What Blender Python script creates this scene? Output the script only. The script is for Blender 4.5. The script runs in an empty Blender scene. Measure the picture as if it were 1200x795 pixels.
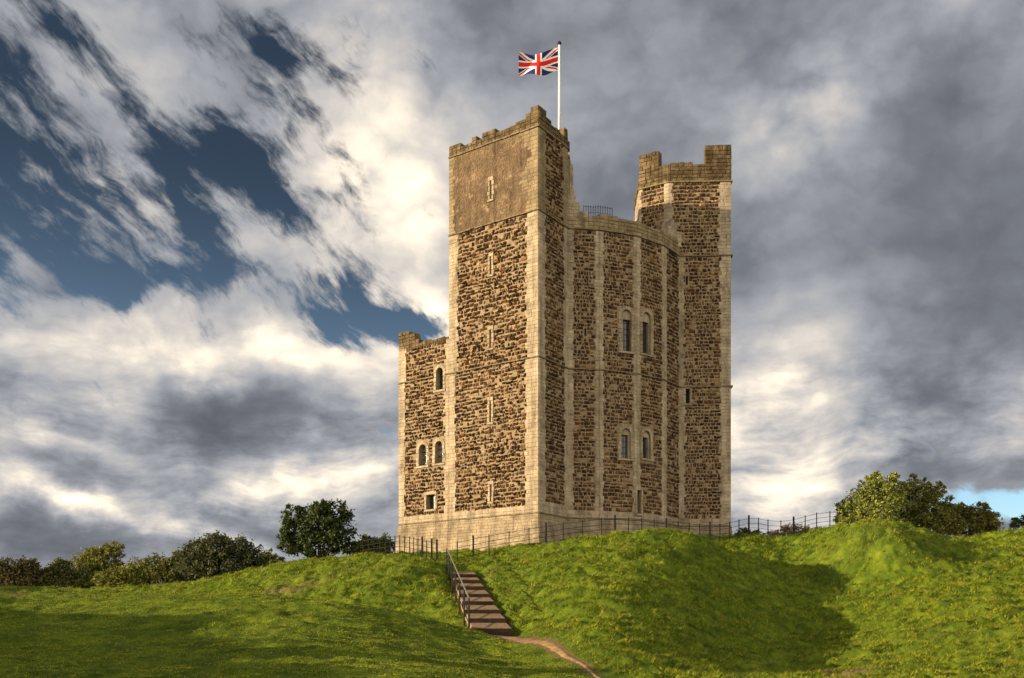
import bpy, math, random
import numpy as np
from mathutils import Vector

random.seed(7)
RNG = np.random.default_rng(7)
SC = bpy.context.scene
COL = SC.collection
R = math.radians

# ------------------------------------------------------------------ camera
K = 1180.0 / 1240.0          # metres of depth for one unit of the survey depth below
EYE = 1.7                    # eye height above the grass the photographer stands on
def G(px, D):                # plan point on the bearing px at survey depth D
    return ((px - 600.0) / 1240.0 * D, D * K)
def ZZ(py, D):
    return (745.0 - py) / 1240.0 * D + EYE
def P3(px, py, D):
    x, y = G(px, D)
    return (x, y, ZZ(py, D))

cam = bpy.data.cameras.new('camera'); co = bpy.data.objects.new('camera', cam); COL.objects.link(co)
co.location = (0, 0, EYE); co.rotation_euler = (R(90), 0, 0)
cam.sensor_fit = 'HORIZONTAL'; cam.sensor_width = 36
cam.lens = 36 * 1180 / 1200.0
cam.shift_y = (745 - 397.5) / 1200.0
cam.clip_start = 0.1; cam.clip_end = 5000
SC.camera = co

# ------------------------------------------------------------------ sun, sky, exposure
SUN_EL = R(11); SUN_XY = Vector((-0.965, -0.262)).normalized()
sd = Vector((SUN_XY.x * math.cos(SUN_EL), SUN_XY.y * math.cos(SUN_EL), math.sin(SUN_EL)))
sl = bpy.data.lights.new('sun', 'SUN'); so = bpy.data.objects.new('sun', sl); COL.objects.link(so)
so.location = sd * 100
so.rotation_euler = sd.to_track_quat('Z', 'Y').to_euler()
sl.energy = 5.0; sl.angle = R(0.5); sl.color = (1.0, 0.77, 0.48)

SC.view_settings.view_transform = 'Standard'; SC.view_settings.look = 'None'
SC.view_settings.exposure = 0.86; SC.view_settings.gamma = 1.0
SC.view_settings.use_curve_mapping = False

class NT:
    """small helper that writes shader maths"""
    def __init__(s, tree): s.t = tree; s.n = tree.nodes; s.l = tree.links
    def node(s, typ, **kw):
        n = s.n.new(typ)
        for k, v in kw.items(): setattr(n, k, v)
        return n
    def put(s, sock, v):
        if hasattr(v, 'is_output') or isinstance(v, bpy.types.NodeSocket): s.l.new(v, sock)
        elif isinstance(v, (tuple, list)) and sock.type == 'RGBA' and len(v) == 3: sock.default_value = (*v, 1)
        else: sock.default_value = v
    def m(s, op, a, b=None, c=None, clamp=False):
        n = s.node('ShaderNodeMath', operation=op, use_clamp=clamp)
        s.put(n.inputs[0], a)
        if b is not None: s.put(n.inputs[1], b)
        if c is not None: s.put(n.inputs[2], c)
        return n.outputs[0]
    def vec(s, x, y, z=0.0):
        n = s.node('ShaderNodeCombineXYZ')
        for i, v in enumerate((x, y, z)): s.put(n.inputs[i], v)
        return n.outputs[0]
    def noise(s, v, scale, detail=6, rough=0.55, dist=0.0, lac=2.0, color=False):
        n = s.node('ShaderNodeTexNoise')
        if v is not None: s.l.new(v, n.inputs['Vector'])
        n.inputs['Scale'].default_value = scale; n.inputs['Detail'].default_value = detail
        n.inputs['Roughness'].default_value = rough; n.inputs['Distortion'].default_value = dist
        n.inputs['Lacunarity'].default_value = lac
        return n.outputs['Color' if color else 'Fac']
    def voro(s, v, scale, feature='F1', out='Distance'):
        n = s.node('ShaderNodeTexVoronoi', feature=feature)
        if v is not None: s.l.new(v, n.inputs['Vector'])
        n.inputs['Scale'].default_value = scale
        return n.outputs[out]
    def ss(s, x, a, b, lo=0.0, hi=1.0):
        n = s.node('ShaderNodeMapRange', interpolation_type='SMOOTHSTEP')
        s.put(n.inputs[0], x); s.put(n.inputs[1], a); s.put(n.inputs[2], b); s.put(n.inputs[3], lo); s.put(n.inputs[4], hi)
        return n.outputs[0]
    def mix(s, f, a, b, mode='MIX'):
        n = s.node('ShaderNodeMix', data_type='RGBA', blend_type=mode)
        s.put(n.inputs[0], f); s.put(n.inputs[6], a); s.put(n.inputs[7], b)
        return n.outputs[2]
    def ramp(s, f, stops):
        n = s.node('ShaderNodeValToRGB')
        e = n.color_ramp.elements
        while len(e) < len(stops): e.new(0.5)
        for i, (p, c) in enumerate(stops): e[i].position = p; e[i].color = (*c, 1)
        s.put(n.inputs[0], f)
        return n.outputs[0]

def build_world():
    w = bpy.data.worlds.new('World'); SC.world = w; w.use_nodes = True
    t = w.node_tree; t.nodes.clear(); q = NT(t)
    out = q.node('ShaderNodeOutputWorld'); bg = q.node('ShaderNodeBackground')
    STR = 0.10
    bg.inputs[1].default_value = STR
    sky = q.node('ShaderNodeTexSky', sky_type='NISHITA')
    sky.sun_disc = False; sky.sun_elevation = SUN_EL
    sky.sun_rotation = math.atan2(SUN_XY.x, SUN_XY.y)
    sky.air_density = 1.0; sky.dust_density = 0.5; sky.ozone_density = 2.0
    tc = q.node('ShaderNodeTexCoord'); sp = q.node('ShaderNodeSeparateXYZ'); q.l.new(tc.outputs['Generated'], sp.inputs[0])
    X, Y, Z = sp.outputs
    az = q.m('ARCTAN2', X, Y)
    el = q.m('ARCSINE', Z)
    # the domain warp that gives cloud edges their billows and fibres
    base = q.vec(az, el)
    w1 = q.noise(base, 4.2, 4, 0.55, color=True)
    w2 = q.noise(base, 15.0, 5, 0.62, color=True)
    s1 = q.node('ShaderNodeSeparateColor'); q.l.new(w1, s1.inputs[0])
    s2 = q.node('ShaderNodeSeparateColor'); q.l.new(w2, s2.inputs[0])
    def warp(c, i, a1, a2):
        d1 = q.m('MULTIPLY_ADD', s1.outputs[i], a1, -a1 * 0.5)
        d2 = q.m('MULTIPLY_ADD', s2.outputs[i], a2, -a2 * 0.5)
        return q.m('ADD', c, q.m('ADD', d1, d2))
    U = warp(az, 0, 0.22, 0.055); V = warp(el, 1, 0.16, 0.045)
    # one group: a soft elliptical mass at a bearing and height
    g = bpy.data.node_groups.new('cloud_mass', 'ShaderNodeTree')
    for nm in ('u', 'v', 'cu', 'cv', 'cs', 'sn', 'iu', 'iv', 'amp', 'acc'):
        g.interface.new_socket(nm, in_out='INPUT', socket_type='NodeSocketFloat')
    g.interface.new_socket('out', in_out='OUTPUT', socket_type='NodeSocketFloat')
    h = NT(g); gi = h.node('NodeGroupInput'); go = h.node('NodeGroupOutput'); I = gi.outputs
    du = h.m('SUBTRACT', I[0], I[2]); dv = h.m('SUBTRACT', I[1], I[3])
    a = h.m('MULTIPLY', h.m('ADD', h.m('MULTIPLY', du, I[4]), h.m('MULTIPLY', dv, I[5])), I[6])
    b = h.m('MULTIPLY', h.m('SUBTRACT', h.m('MULTIPLY', dv, I[4]), h.m('MULTIPLY', du, I[5])), I[7])
    e = h.m('EXPONENT', h.m('MULTIPLY', h.m('ADD', h.m('MULTIPLY', a, a), h.m('MULTIPLY', b, b)), -1.0))
    h.l.new(h.m('MULTIPLY_ADD', e, I[8], I[9]), go.inputs[0])
    def field(lst, start):
        acc = start
        for (px, py, sx, sy, rot, amp) in lst:
            n = q.node('ShaderNodeGroup'); n.node_tree = g
            cu = math.atan((px - 600) / 1180.0); cv = math.atan((745 - py) / 1180.0 * math.cos(cu))
            q.l.new(U, n.inputs[0]); q.l.new(V, n.inputs[1])
            vals = [cu, cv, math.cos(R(rot)), math.sin(R(rot)), 1180.0 / sx, 1180.0 / sy, amp]
            for i, vv in enumerate(vals): n.inputs[2 + i].default_value = vv
            q.put(n.inputs[9], acc)
            acc = n.outputs[0]
        return acc
    AZ = q.m('ADD', az, q.m('MULTIPLY_ADD', s1.outputs[2], 0.10, -0.05)); EL = q.m('ADD', el, q.m('MULTIPLY_ADD', s1.outputs[0], 0.07, -0.035))
    # fibres: noise stretched along a slanted axis
    def rotated(ang, ku, kv):
        c, s_ = math.cos(R(ang)), math.sin(R(ang))
        a_ = q.m('MULTIPLY', q.m('ADD', q.m('MULTIPLY', AZ, c), q.m('MULTIPLY', EL, s_)), ku)
        b_ = q.m('MULTIPLY', q.m('SUBTRACT', q.m('MULTIPLY', EL, c), q.m('MULTIPLY', AZ, s_)), kv)
        return q.vec(a_, b_, 3.3)
    fib = q.noise(rotated(-38, 9, 26), 1.0, 9, 0.64, 0.0)
    bil0 = q.noise(q.vec(q.m('MULTIPLY', AZ, 8.0), q.m('MULTIPLY', EL, 12.5), 8.1), 1.0, 10, 0.60, 0.0)
    pv = q.node('ShaderNodeTexVoronoi', feature='F1')      # heaped, cauliflower tops
    q.l.new(q.vec(q.m('ADD', q.m('MULTIPLY', AZ, 15.0), q.m('MULTIPLY', s2.outputs[0], .9)), q.m('ADD', q.m('MULTIPLY', EL, 24.0), q.m('MULTIPLY', s2.outputs[1], .9)), 2.2), pv.inputs['Vector'])
    pv.inputs['Scale'].default_value = 1.0; pv.inputs['Detail'].default_value = 2.0; pv.inputs['Roughness'].default_value = .5
    puff = q.m('MULTIPLY_ADD', pv.outputs['Distance'], -0.75, 0.85)
    bil = q.m('ADD', q.m('MULTIPLY', bil0, .68), q.m('MULTIPLY', puff, .32))
    big = q.noise(q.vec(q.m('MULTIPLY', AZ, 3.2), q.m('MULTIPLY', EL, 5.0), 1.7), 1.0, 5, 0.5, 0.2)
    holes = field([
        (90, 225, 190, 85, 0, -1.25), (-40, 60, 100, 85, 0, -1.4), (265, 150, 95, 70, 40, -0.95),
        (275, 190, 70, 42, 0, -1.1), (20, 310, 130, 50, 0, -1.0), (395, 368, 120, 36, -10, -1.6), (470, 385, 70, 35, 0, -1.0),
        (330, 60, 90, 26, -35, -0.7), (1215, 596, 95, 20, 4, -2.2), (150, 350, 120, 18, 10, -0.9),
        (110, 610, 240, 70, 0, 0.9), (900, 450, 200, 150, 0, 0.5), (820, 110, 320, 150, 0, 0.8),
    ], 1.55)
    cov = q.m('ADD', holes, q.m('MULTIPLY_ADD', q.m('ADD', q.m('MULTIPLY', fib, 0.74), q.m('MULTIPLY', bil, 0.26)), 7.2, -3.45))
    cov = q.ss(cov, -0.05, 1.0)
    lum = field([
        # bright masses
        (405, 190, 75, 170, -8, 0.36), (480, 260, 75, 75, 0, 0.34), (505, 370, 45, 60, 0, 0.38), (250, 280, 160, 45, -12, 0.24),
        (120, 60, 150, 60, -25, 0.14), (90, 400, 260, 26, -4, 0.30), (330, 425, 120, 30, 0, 0.26), (20, 470, 60, 60, 0, 0.20),
        (130, 590, 180, 15, -9, 0.50), (330, 565, 140, 16, 6, 0.36), (130, 470, 140, 24, -15, 0.24), (60, 510, 100, 14, 0, .14), (420, 520, 60, 60, 0, .12), (905, 480, 75, 60, 30, 0.40), (1000, 535, 110, 26, 10, 0.28),
        (1180, 470, 45, 40, 0, 0.22), (900, 600, 90, 30, 0, 0.24), (960, 100, 90, 28, 35, 0.22), (880, 180, 80, 60, 0, 0.05),
        (450, 600, 50, 40, 0, 0.14), (585, 250, 60, 70, 0, 0.14),
        # dark masses
        (720, 60, 240, 70, 0, -0.07), (570, 20, 160, 50, 0, -0.05), (1130, 190, 120, 80, 20, -0.12), (1080, 410, 170, 70, 10, -0.15),
        (300, 500, 150, 30, -3, -0.22), (60, 545, 110, 22, 0, -0.10), (20, 440, 60, 22, 0, -0.12), (330, 610, 190, 20, -3, -0.12), (80, 640, 140, 30, 0, -0.14),
        (760, 260, 120, 100, 0, -0.09), (1130, 560, 110, 30, 0, -0.12), (690, 190, 100, 100, 0, -0.05), (330, 400, 50, 16, 0, -0.10), (1000, 250, 120, 60, 30, -0.04), (300, 30, 60, 40, 0, -0.10),
    ], 0.30)
    det = q.m('MULTIPLY_ADD', bil, 1.7, 0.15)
    low = q.noise(q.vec(q.m('MULTIPLY', AZ, 10.0), q.m('MULTIPLY', EL, 30.0), 5.5), 1.0, 9, 0.62, 0.0)
    lowk = q.ss(el, R(20), R(9))
    det = q.m('MULTIPLY', det, q.m('MULTIPLY_ADD', lowk, q.m('MULTIPLY_ADD', low, 3.0, -1.5), 1.0))
    det = q.m('MAXIMUM', det, 0.15)
    det2 = q.m('MULTIPLY_ADD', big, 1.9, 0.05)
    lum = q.m('MULTIPLY', q.m('MAXIMUM', lum, 0.085), q.m('MULTIPLY', det, det2))
    # unseen sky, added fill: brightened low behind the camera, darkened overhead
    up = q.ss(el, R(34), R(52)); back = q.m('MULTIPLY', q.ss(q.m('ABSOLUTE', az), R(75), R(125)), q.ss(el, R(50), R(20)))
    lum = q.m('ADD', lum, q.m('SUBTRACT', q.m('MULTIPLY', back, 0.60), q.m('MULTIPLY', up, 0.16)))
    ccol = q.ramp(lum, [(0.0, (.042, .044, .052)), (0.14, (.106, .113, .130)), (0.30, (.222, .229, .246)), (0.55, (.43, .395, .355)), (0.85, (.74, .64, .50)), (1.0, (.88, .78, .63))])
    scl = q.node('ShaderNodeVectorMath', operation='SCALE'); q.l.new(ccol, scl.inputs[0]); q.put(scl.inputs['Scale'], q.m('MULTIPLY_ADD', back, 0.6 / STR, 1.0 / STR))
    # clear air: the Nishita sky, seen deep blue high on the left
    deep = q.ramp(q.ss(el, R(5), R(26)), [(0, (.95, 1.06, 1.2)), (0.5, (.52, .52, .54)), (1, (.235, .225, .225))])
    blue = q.mix(1.0, sky.outputs[0], deep, 'MULTIPLY')
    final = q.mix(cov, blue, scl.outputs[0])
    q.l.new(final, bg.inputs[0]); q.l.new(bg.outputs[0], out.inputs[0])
    w.cycles.sampling_method = 'MANUAL'; w.cycles.sample_map_resolution = 512
build_world()

# ------------------------------------------------------------------ materials
def mat(name, rough=0.9, spec=0.2):
    m = bpy.data.materials.new(name); m.use_nodes = True
    q = NT(m.node_tree); b = m.node_tree.nodes['Principled BSDF']
    b.inputs['Roughness'].default_value = rough; b.inputs['Specular IOR Level'].default_value = spec
    return m, q, b
def bump(q, b, h, strength=0.4, dist=0.05):
    n = q.node('ShaderNodeBump'); n.inputs['Strength'].default_value = strength; n.inputs['Distance'].default_value = dist
    q.l.new(h, n.inputs['Height']); q.l.new(n.outputs[0], b.inputs['Normal'])
def island(q): return q.node('ShaderNodeNewGeometry').outputs['Random Per Island']
def objco(q): return q.node('ShaderNodeTexCoord').outputs['Object']

def m_rubble():
    m, q, b = mat('septaria_rubble', 0.9)
    c = q.ramp(island(q), [(0, (.040, .022, .012)), (0.35, (.076, .041, .020)), (0.65, (.122, .066, .031)), (0.82, (.175, .096, .045)), (0.9, (.27, .19, .11)), (1, (.36, .275, .17))])
    n = q.noise(objco(q), 7, 8, .7)
    c = q.mix(1.0, c, q.ramp(n, [(.25, (.55, .5, .46)), (.75, (1.45, 1.4, 1.3))]), 'MULTIPLY')
    # lime washed over whole patches of stones, and older darker patches
    c = q.mix(q.m('MULTIPLY', q.ss(q.noise(objco(q), .55, 6, .7), .55, .72), .45), c, (.27, .205, .125))
    c = q.mix(1.0, c, q.ramp(q.noise(objco(q), .28, 4, .6), [(.34, (.72, .70, .68)), (.66, (1.22, 1.2, 1.16))]), 'MULTIPLY')
    q.l.new(c, b.inputs['Base Color']); bump(q, b, q.noise(objco(q), 14, 8, .7), .9, .06); return m
def runoff(q):
    """rain streaks: noise drawn out down the wall"""
    mp = q.node('ShaderNodeMapping'); mp.inputs['Scale'].default_value = (1.6, 1.6, .12); q.l.new(objco(q), mp.inputs[0])
    return q.ramp(q.noise(mp.outputs[0], 1.5, 7, .65), [(.36, (.60, .57, .53)), (.56, (1.04, 1.04, 1.03))])
def m_ashlar(name='limestone_ashlar', tint=(.96, .97, 1.02), moss=0.0):
    m, q, b = mat(name, 0.88)
    c = q.ramp(island(q), [(0, (.375, .305, .21)), (0.35, (.41, .34, .24)), (0.7, (.44, .365, .26)), (1, (.475, .40, .29))])
    n = q.noise(objco(q), 1.1, 8, .66)
    c = q.mix(1.0, c, q.ramp(n, [(.30, (.42, .40, .36)), (.46, (.86, .85, .82)), (.72, (1.20, 1.18, 1.14))]), 'MULTIPLY')
    n2 = q.noise(objco(q), 9, 7, .72)
    c = q.mix(q.m('MULTIPLY', q.ss(n2, .52, .64), .8), c, (.19, .15, .10))
    if moss:
        n3 = q.noise(objco(q), 1.6, 7, .7)
        c = q.mix(q.m('MULTIPLY', q.ss(n3, .36, .60), moss), c, (.115, .088, .038))
    c = q.mix(1.0, c, tint, 'MULTIPLY'); c = q.mix(.8, c, runoff(q), 'MULTIPLY')
    q.l.new(c, b.inputs['Base Color']); bump(q, b, q.noise(objco(q), 11, 8, .7), .55, .04); return m
def m_mortar():
    m, q, b = mat('lime_mortar', 0.95)
    c = q.ramp(q.noise(objco(q), 3.5, 8, .7), [(.25, (.13, .092, .055)), (.5, (.25, .19, .12)), (.75, (.38, .305, .20))])
    q.l.new(c, b.inputs['Base Color']); bump(q, b, q.noise(objco(q), 18, 8, .7), .9, .05); return m
def m_roughcast():
    m, q, b = mat('worn_roughcast', 0.95)
    c = q.ramp(q.noise(objco(q), 5, 9, .75), [(.25, (.080, .054, .034)), (.5, (.165, .118, .076)), (.72, (.25, .185, .12))])
    c = q.mix(1.0, c, q.ramp(q.noise(objco(q), .8, 5, .6), [(.3, (.62, .60, .57)), (.7, (1.35, 1.32, 1.28))]), 'MULTIPLY')
    c = q.mix(.8, c, runoff(q), 'MULTIPLY')
    c = q.mix(q.ss(q.noise(objco(q), 1.3, 8, .72), .56, .66), c, (.30, .225, .145))
    q.l.new(c, b.inputs['Base Color'])
    v = q.m('ADD', q.noise(objco(q), 9, 9, .75), q.m('MULTIPLY', q.voro(objco(q), 7), .6))
    bump(q, b, v, 1.0, .11); return m
def m_plain(name, col, rough=.6, metal=0.0, var=.25, scale=6):
    m, q, b = mat(name, rough)
    b.inputs['Metallic'].default_value = metal
    lo = tuple(x * (1 - var) for x in col); hi = tuple(min(1, x * (1 + var)) for x in col)
    q.l.new(q.ramp(q.noise(objco(q), scale, 6, .6), [(.3, lo), (.7, hi)]), b.inputs['Base Color']); return m
def m_leaf(name, stops, trans=.35):
    m, q, b = mat(name, .6, .25)
    c = q.ramp(island(q), stops)
    n = q.noise(objco(q), .55, 4, .6)
    c = q.mix(1.0, c, q.ramp(n, [(.3, (.62, .66, .6)), (.7, (1.35, 1.25, 1.1))]), 'MULTIPLY')
    q.l.new(c, b.inputs['Base Color'])
    tr = q.node('ShaderNodeBsdfTranslucent'); q.l.new(c, tr.inputs[0])
    ms = q.node('ShaderNodeMixShader'); ms.inputs[0].default_value = trans
    q.l.new(b.outputs[0], ms.inputs[1]); q.l.new(tr.outputs[0], ms.inputs[2])
    q.l.new(ms.outputs[0], q.n['Material Output'].inputs[0]); return m
GRASS = [(.0, (.058, .098, .008)), (.3, (.165, .228, .012)), (.55, (.262, .325, .016)), (.8, (.33, .37, .020)), (1, (.40, .38, .045))]
def m_ground():
    m, q, b = mat('turf', .95, .1)
    co_ = objco(q)
    n = q.noise(co_, .9, 9, .7)
    c = q.ramp(n, [(.25, (.026, .040, .005)), (.45, (.064, .104, .009)), (.62, (.138, .19, .014)), (.8, (.225, .235, .03))])
    at = q.node('ShaderNodeAttribute'); at.attribute_name = 'soil'
    c = q.mix(q.ss(q.m('ADD', at.outputs['Fac'], q.m('MULTIPLY_ADD', q.noise(co_, 4.5, 8, .75), 2.2, -1.15)), .3, .75), c, (.17, .115, .06))
    q.l.new(c, b.inputs['Base Color']); bump(q, b, q.noise(co_, 7, 9, .75), .9, .10); return m
def m_blade():
    m = m_leaf('grass_blades', GRASS, .30); q = NT(m.node_tree)
    b = m.node_tree.nodes['Principled BSDF']
    # patches of lusher and of drier turf
    old = b.inputs['Base Color'].links[0].from_socket
    co_ = objco(q)
    dry = q.ss(q.noise(co_, .75, 8, .75), .50, .70)
    c = q.mix(q.m('MULTIPLY', dry, .6), old, (.33, .27, .06))
    c = q.mix(q.m('MULTIPLY', q.ss(q.noise(co_, 2.1, 6, .65), .50, .62), .8), c, (.035, .068, .007))
    at = q.node('ShaderNodeAttribute'); at.attribute_name = 'soil'
    c = q.mix(q.m('MULTIPLY', at.outputs['Fac'], .75), c, (.20, .135, .06))
    q.l.new(c, b.inputs['Base Color'])
    for nd in q.n:
        if nd.type == 'BSDF_TRANSLUCENT': q.l.new(c, nd.inputs[0])
    return m
M = dict(rub=m_rubble(), ash=m_ashlar(), ashup=m_ashlar('weathered_upper_ashlar', (.70, .67, .62), .25), mor=m_mortar(), cast=m_roughcast(),
         par=m_ashlar('mossy_parapet_stone', (.47, .43, .36), .85), plinth=m_ashlar('plinth_stone', (.88, .88, .90), .25),
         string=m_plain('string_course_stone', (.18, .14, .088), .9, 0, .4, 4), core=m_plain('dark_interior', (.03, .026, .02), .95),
         lead=m_plain('roof_lead', (.16, .16, .16), .7), iron=m_plain('dark_iron', (.012, .012, .013), .6),
         rail=m_plain('galvanised_rail', (.19, .185, .175), .5, .3), pole=m_plain('white_pole_paint', (.74, .73, .70), .45, 0, .08),
         board=m_plain('timber_riser', (.032, .021, .014), .9, 0, .4, 9), tread=m_plain('trodden_gravel', (.26, .18, .11), .95, 0, .45, 8),
         glass=None, path=m_plain('sandy_path', (.25, .165, .082), .95, 0, .45, 4),
         bark=m_plain('bark', (.075, .055, .038), .95, 0, .4, 6), blue=m_plain('flag_blue', (.012, .022, .13), .8, 0, .1),
         red=m_plain('flag_red', (.58, .018, .020), .8, 0, .1), white=m_plain('flag_white', (.78, .76, .74), .8, 0, .05))
gm, gq, gb = mat('window_glass', .12, .6); gb.inputs['Base Color'].default_value = (.03, .034, .04, 1); M['glass'] = gm
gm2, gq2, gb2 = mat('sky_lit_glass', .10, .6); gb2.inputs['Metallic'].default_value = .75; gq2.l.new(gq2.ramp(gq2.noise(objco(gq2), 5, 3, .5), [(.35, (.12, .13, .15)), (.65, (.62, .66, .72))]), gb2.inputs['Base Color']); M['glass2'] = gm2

# ------------------------------------------------------------------ mesh helpers
class MB:
    def __init__(s): s.v = []; s.f = []; s.mi = []
    def face(s, pts, mi=0):
        i = len(s.v); s.v += [tuple(p) for p in pts]; s.f.append(tuple(range(i, i + len(pts)))); s.mi.append(mi)
    def poly(s, verts, faces, mi=0):
        i = len(s.v); s.v += [tuple(p) for p in verts]
        for f in faces: s.f.append(tuple(i + j for j in f)); s.mi.append(mi)
    def prism(s, plan, z0, z1, mi=0, bottom=True):
        n = len(plan); z0 = z0 if hasattr(z0, '__len__') else [z0] * n; z1 = z1 if hasattr(z1, '__len__') else [z1] * n
        V = [(p[0], p[1], z0[i]) for i, p in enumerate(plan)] + [(p[0], p[1], z1[i]) for i, p in enumerate(plan)]
        F = [(i, (i + 1) % n, n + (i + 1) % n, n + i) for i in range(n)] + [tuple(range(n, 2 * n))]
        if bottom: F.append(tuple(range(n))[::-1])
        s.poly(V, F, mi)
    def tube(s, pts, rad, n=6, mi=0, cap=True):
        pts = [Vector(p) for p in pts]; rad = rad if hasattr(rad, '__len__') else [rad] * len(pts)
        V = []; F = []
        for i, p in enumerate(pts):
            d = (pts[min(i + 1, len(pts) - 1)] - pts[max(i - 1, 0)]).normalized()
            a = d.orthogonal().normalized() if i == 0 else (a - d * a.dot(d)).normalized()
            b = d.cross(a)
            for k in range(n):
                t = 2 * math.pi * k / n
                V.append(p + (a * math.cos(t) + b * math.sin(t)) * rad[i])
        for i in range(len(pts) - 1):
            for k in range(n): F.append((i * n + k, i * n + (k + 1) % n, (i + 1) * n + (k + 1) % n, (i + 1) * n + k))
        if cap: F += [tuple(range(n))[::-1], tuple((len(pts) - 1) * n + k for k in range(n))]
        s.poly(V, F, mi)
    def build(s, name, mats, parent=None, smooth=False, label=None):
        me = bpy.data.meshes.new(name); me.from_pydata(s.v, [], s.f)
        mats = mats if isinstance(mats, (list, tuple)) else [mats]
        for m in mats: me.materials.append(m)
        if len(mats) > 1: me.polygons.foreach_set('material_index', s.mi)
        if smooth: me.polygons.foreach_set('use_smooth', [True] * len(me.polygons))
        me.update()
        o = bpy.data.objects.new(name, me); COL.objects.link(o)
        if parent: set_parent(o, parent)
        if label: o['label'] = label
        return o
def world_loc(o):
    l = Vector(o.location)
    while o.parent: o = o.parent; l += Vector(o.location)
    return l
def set_parent(o, parent):
    # meshes are modelled in world coordinates; shift them into the parent's frame
    off = world_loc(parent)
    if off.length > 1e-6:
        o.data.transform(__import__('mathutils').Matrix.Translation(-off))
    o.parent = parent
def thing(name, label, cat, loc=(0, 0, 0), group=None):
    o = bpy.data.objects.new(name, None); COL.objects.link(o); o.location = loc; o.empty_display_size = .3
    return tag(o, label, cat, group)
def tag(o, label, cat, group=None):
    o['label'] = label; o['category'] = cat
    if group: o['group'] = group
    return o
def structure(o): o['kind'] = 'structure'; return o
def np_mesh(name, V, F, material, attr=None):
    me = bpy.data.meshes.new(name); n = F.shape[1]
    me.vertices.add(len(V)); me.vertices.foreach_set('co', V.astype(np.float32).ravel())
    me.loops.add(F.size); me.loops.foreach_set('vertex_index', F.astype(np.int32).ravel())
    me.polygons.add(len(F)); me.polygons.foreach_set('loop_start', np.arange(0, F.size, n, dtype=np.int32))
    me.update(calc_edges=True)
    if attr:
        for k, a in attr.items():
            at = me.attributes.new(k, 'FLOAT', 'POINT'); at.data.foreach_set('value', a.astype(np.float32))
    me.materials.append(material)
    return me

# ------------------------------------------------------------------ terrain
CP = [  # bearing, picture height, survey depth
    # the near lawn and its brow
    (0, 690, 50), (-150, 672, 50), (150, 697, 48), (300, 708, 45), (400, 716, 43.5), (480, 725, 42), (550, 738, 40), (600, 755, 37), (640, 772, 33.5), (690, 797, 28),
    (0, 795, 22), (200, 795, 22), (400, 795, 22), (550, 795, 24), (200, 745, 33), (400, 752, 31), (0, 740, 34), (-150, 735, 34), (-200, 800, 20),
    # the dip behind the brow
    (0, 705, 56), (150, 714, 54), (300, 730, 50), (400, 742, 48), (475, 750, 46), (525, 748, 44),
    # the left mound and the bank beyond it
    (440, 656, 60.5), (500, 660, 60.5), (470, 657, 62), (330, 665, 63), (270, 677, 68), (180, 688, 76), (80, 693, 80), (-60, 696, 82), (300, 690, 60), (250, 702, 60), (180, 696, 66),
    (450, 690, 53), (380, 690, 56), (500, 690, 53), (524, 700, 50.5), (505, 661, 57), (528, 736, 45), (510, 705, 51),
    # the steps
    (577, 745, 41), (570, 728, 45), (560, 708, 49.5), (552, 692, 53), (545, 678, 57), (535, 664, 60.5), (554, 741, 43.2), (542, 722, 47.5), (532, 703, 52),
    (597, 740, 42.5), (585, 706, 49), (566, 672, 57), (560, 658, 61),
    # the spur right of the steps, contour by contour
    (640, 643, 59), (600, 651, 60.5), (700, 634, 57.5), (750, 632, 56.8), (800, 632, 57.5), (835, 637, 59.5), (852, 648, 60), (690, 634, 61), (790, 633, 62),
    (620, 665, 54), (660, 665, 51.3), (700, 665, 50), (740, 665, 50.8), (780, 665, 52.8), (820, 665, 55.5), (860, 665, 58.5), (900, 665, 62), (940, 668, 63.5), (1000, 665, 60.5), (1060, 665, 58.5), (1120, 668, 58),
    (600, 700, 49), (640, 700, 44.6), (680, 700, 42.2), (720, 700, 42.8), (760, 700, 45), (800, 700, 48), (850, 700, 51.5), (900, 700, 55), (960, 700, 57), (1010, 700, 55.5), (1060, 700, 52), (1120, 700, 49.5), (1200, 700, 48),
    (615, 745, 41), (640, 745, 37.8), (670, 745, 35.4), (700, 745, 34.6), (740, 745, 35.6), (780, 745, 38.4), (820, 745, 41.8), (870, 745, 45.8), (930, 745, 49.6), (990, 745, 50), (1050, 745, 45.5), (1110, 745, 42), (1200, 745, 39),
    (702, 770, 32), (732, 770, 31.6), (765, 770, 33), (820, 770, 37), (880, 770, 41), (950, 770, 43), (1020, 770, 41.5), (704, 799, 28.4), (724, 812, 26), (770, 795, 27.4), (820, 795, 30.2), (880, 795, 33.6), (950, 795, 35.5), (1020, 795, 35.5), (1080, 795, 33), (1200, 800, 28),
    # the hump on the right
    (870, 636, 74), (900, 639, 69), (925, 634, 69), (930, 631, 72), (960, 626, 68), (980, 622, 66), (1000, 617, 65), (1030, 614, 64.5), (1055, 617, 64.5), (1080, 623, 65), (1120, 636, 68), (960, 622, 74), (1030, 614, 70), (1100, 652, 61), (1000, 642, 61), (1050, 640, 59.5), (1200, 622, 72), (1200, 665, 58), (1300, 620, 72), (1330, 700, 50),
    (1160, 629, 74), (1100, 632, 74),
]
pts = [P3(*c) for c in CP]
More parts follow.
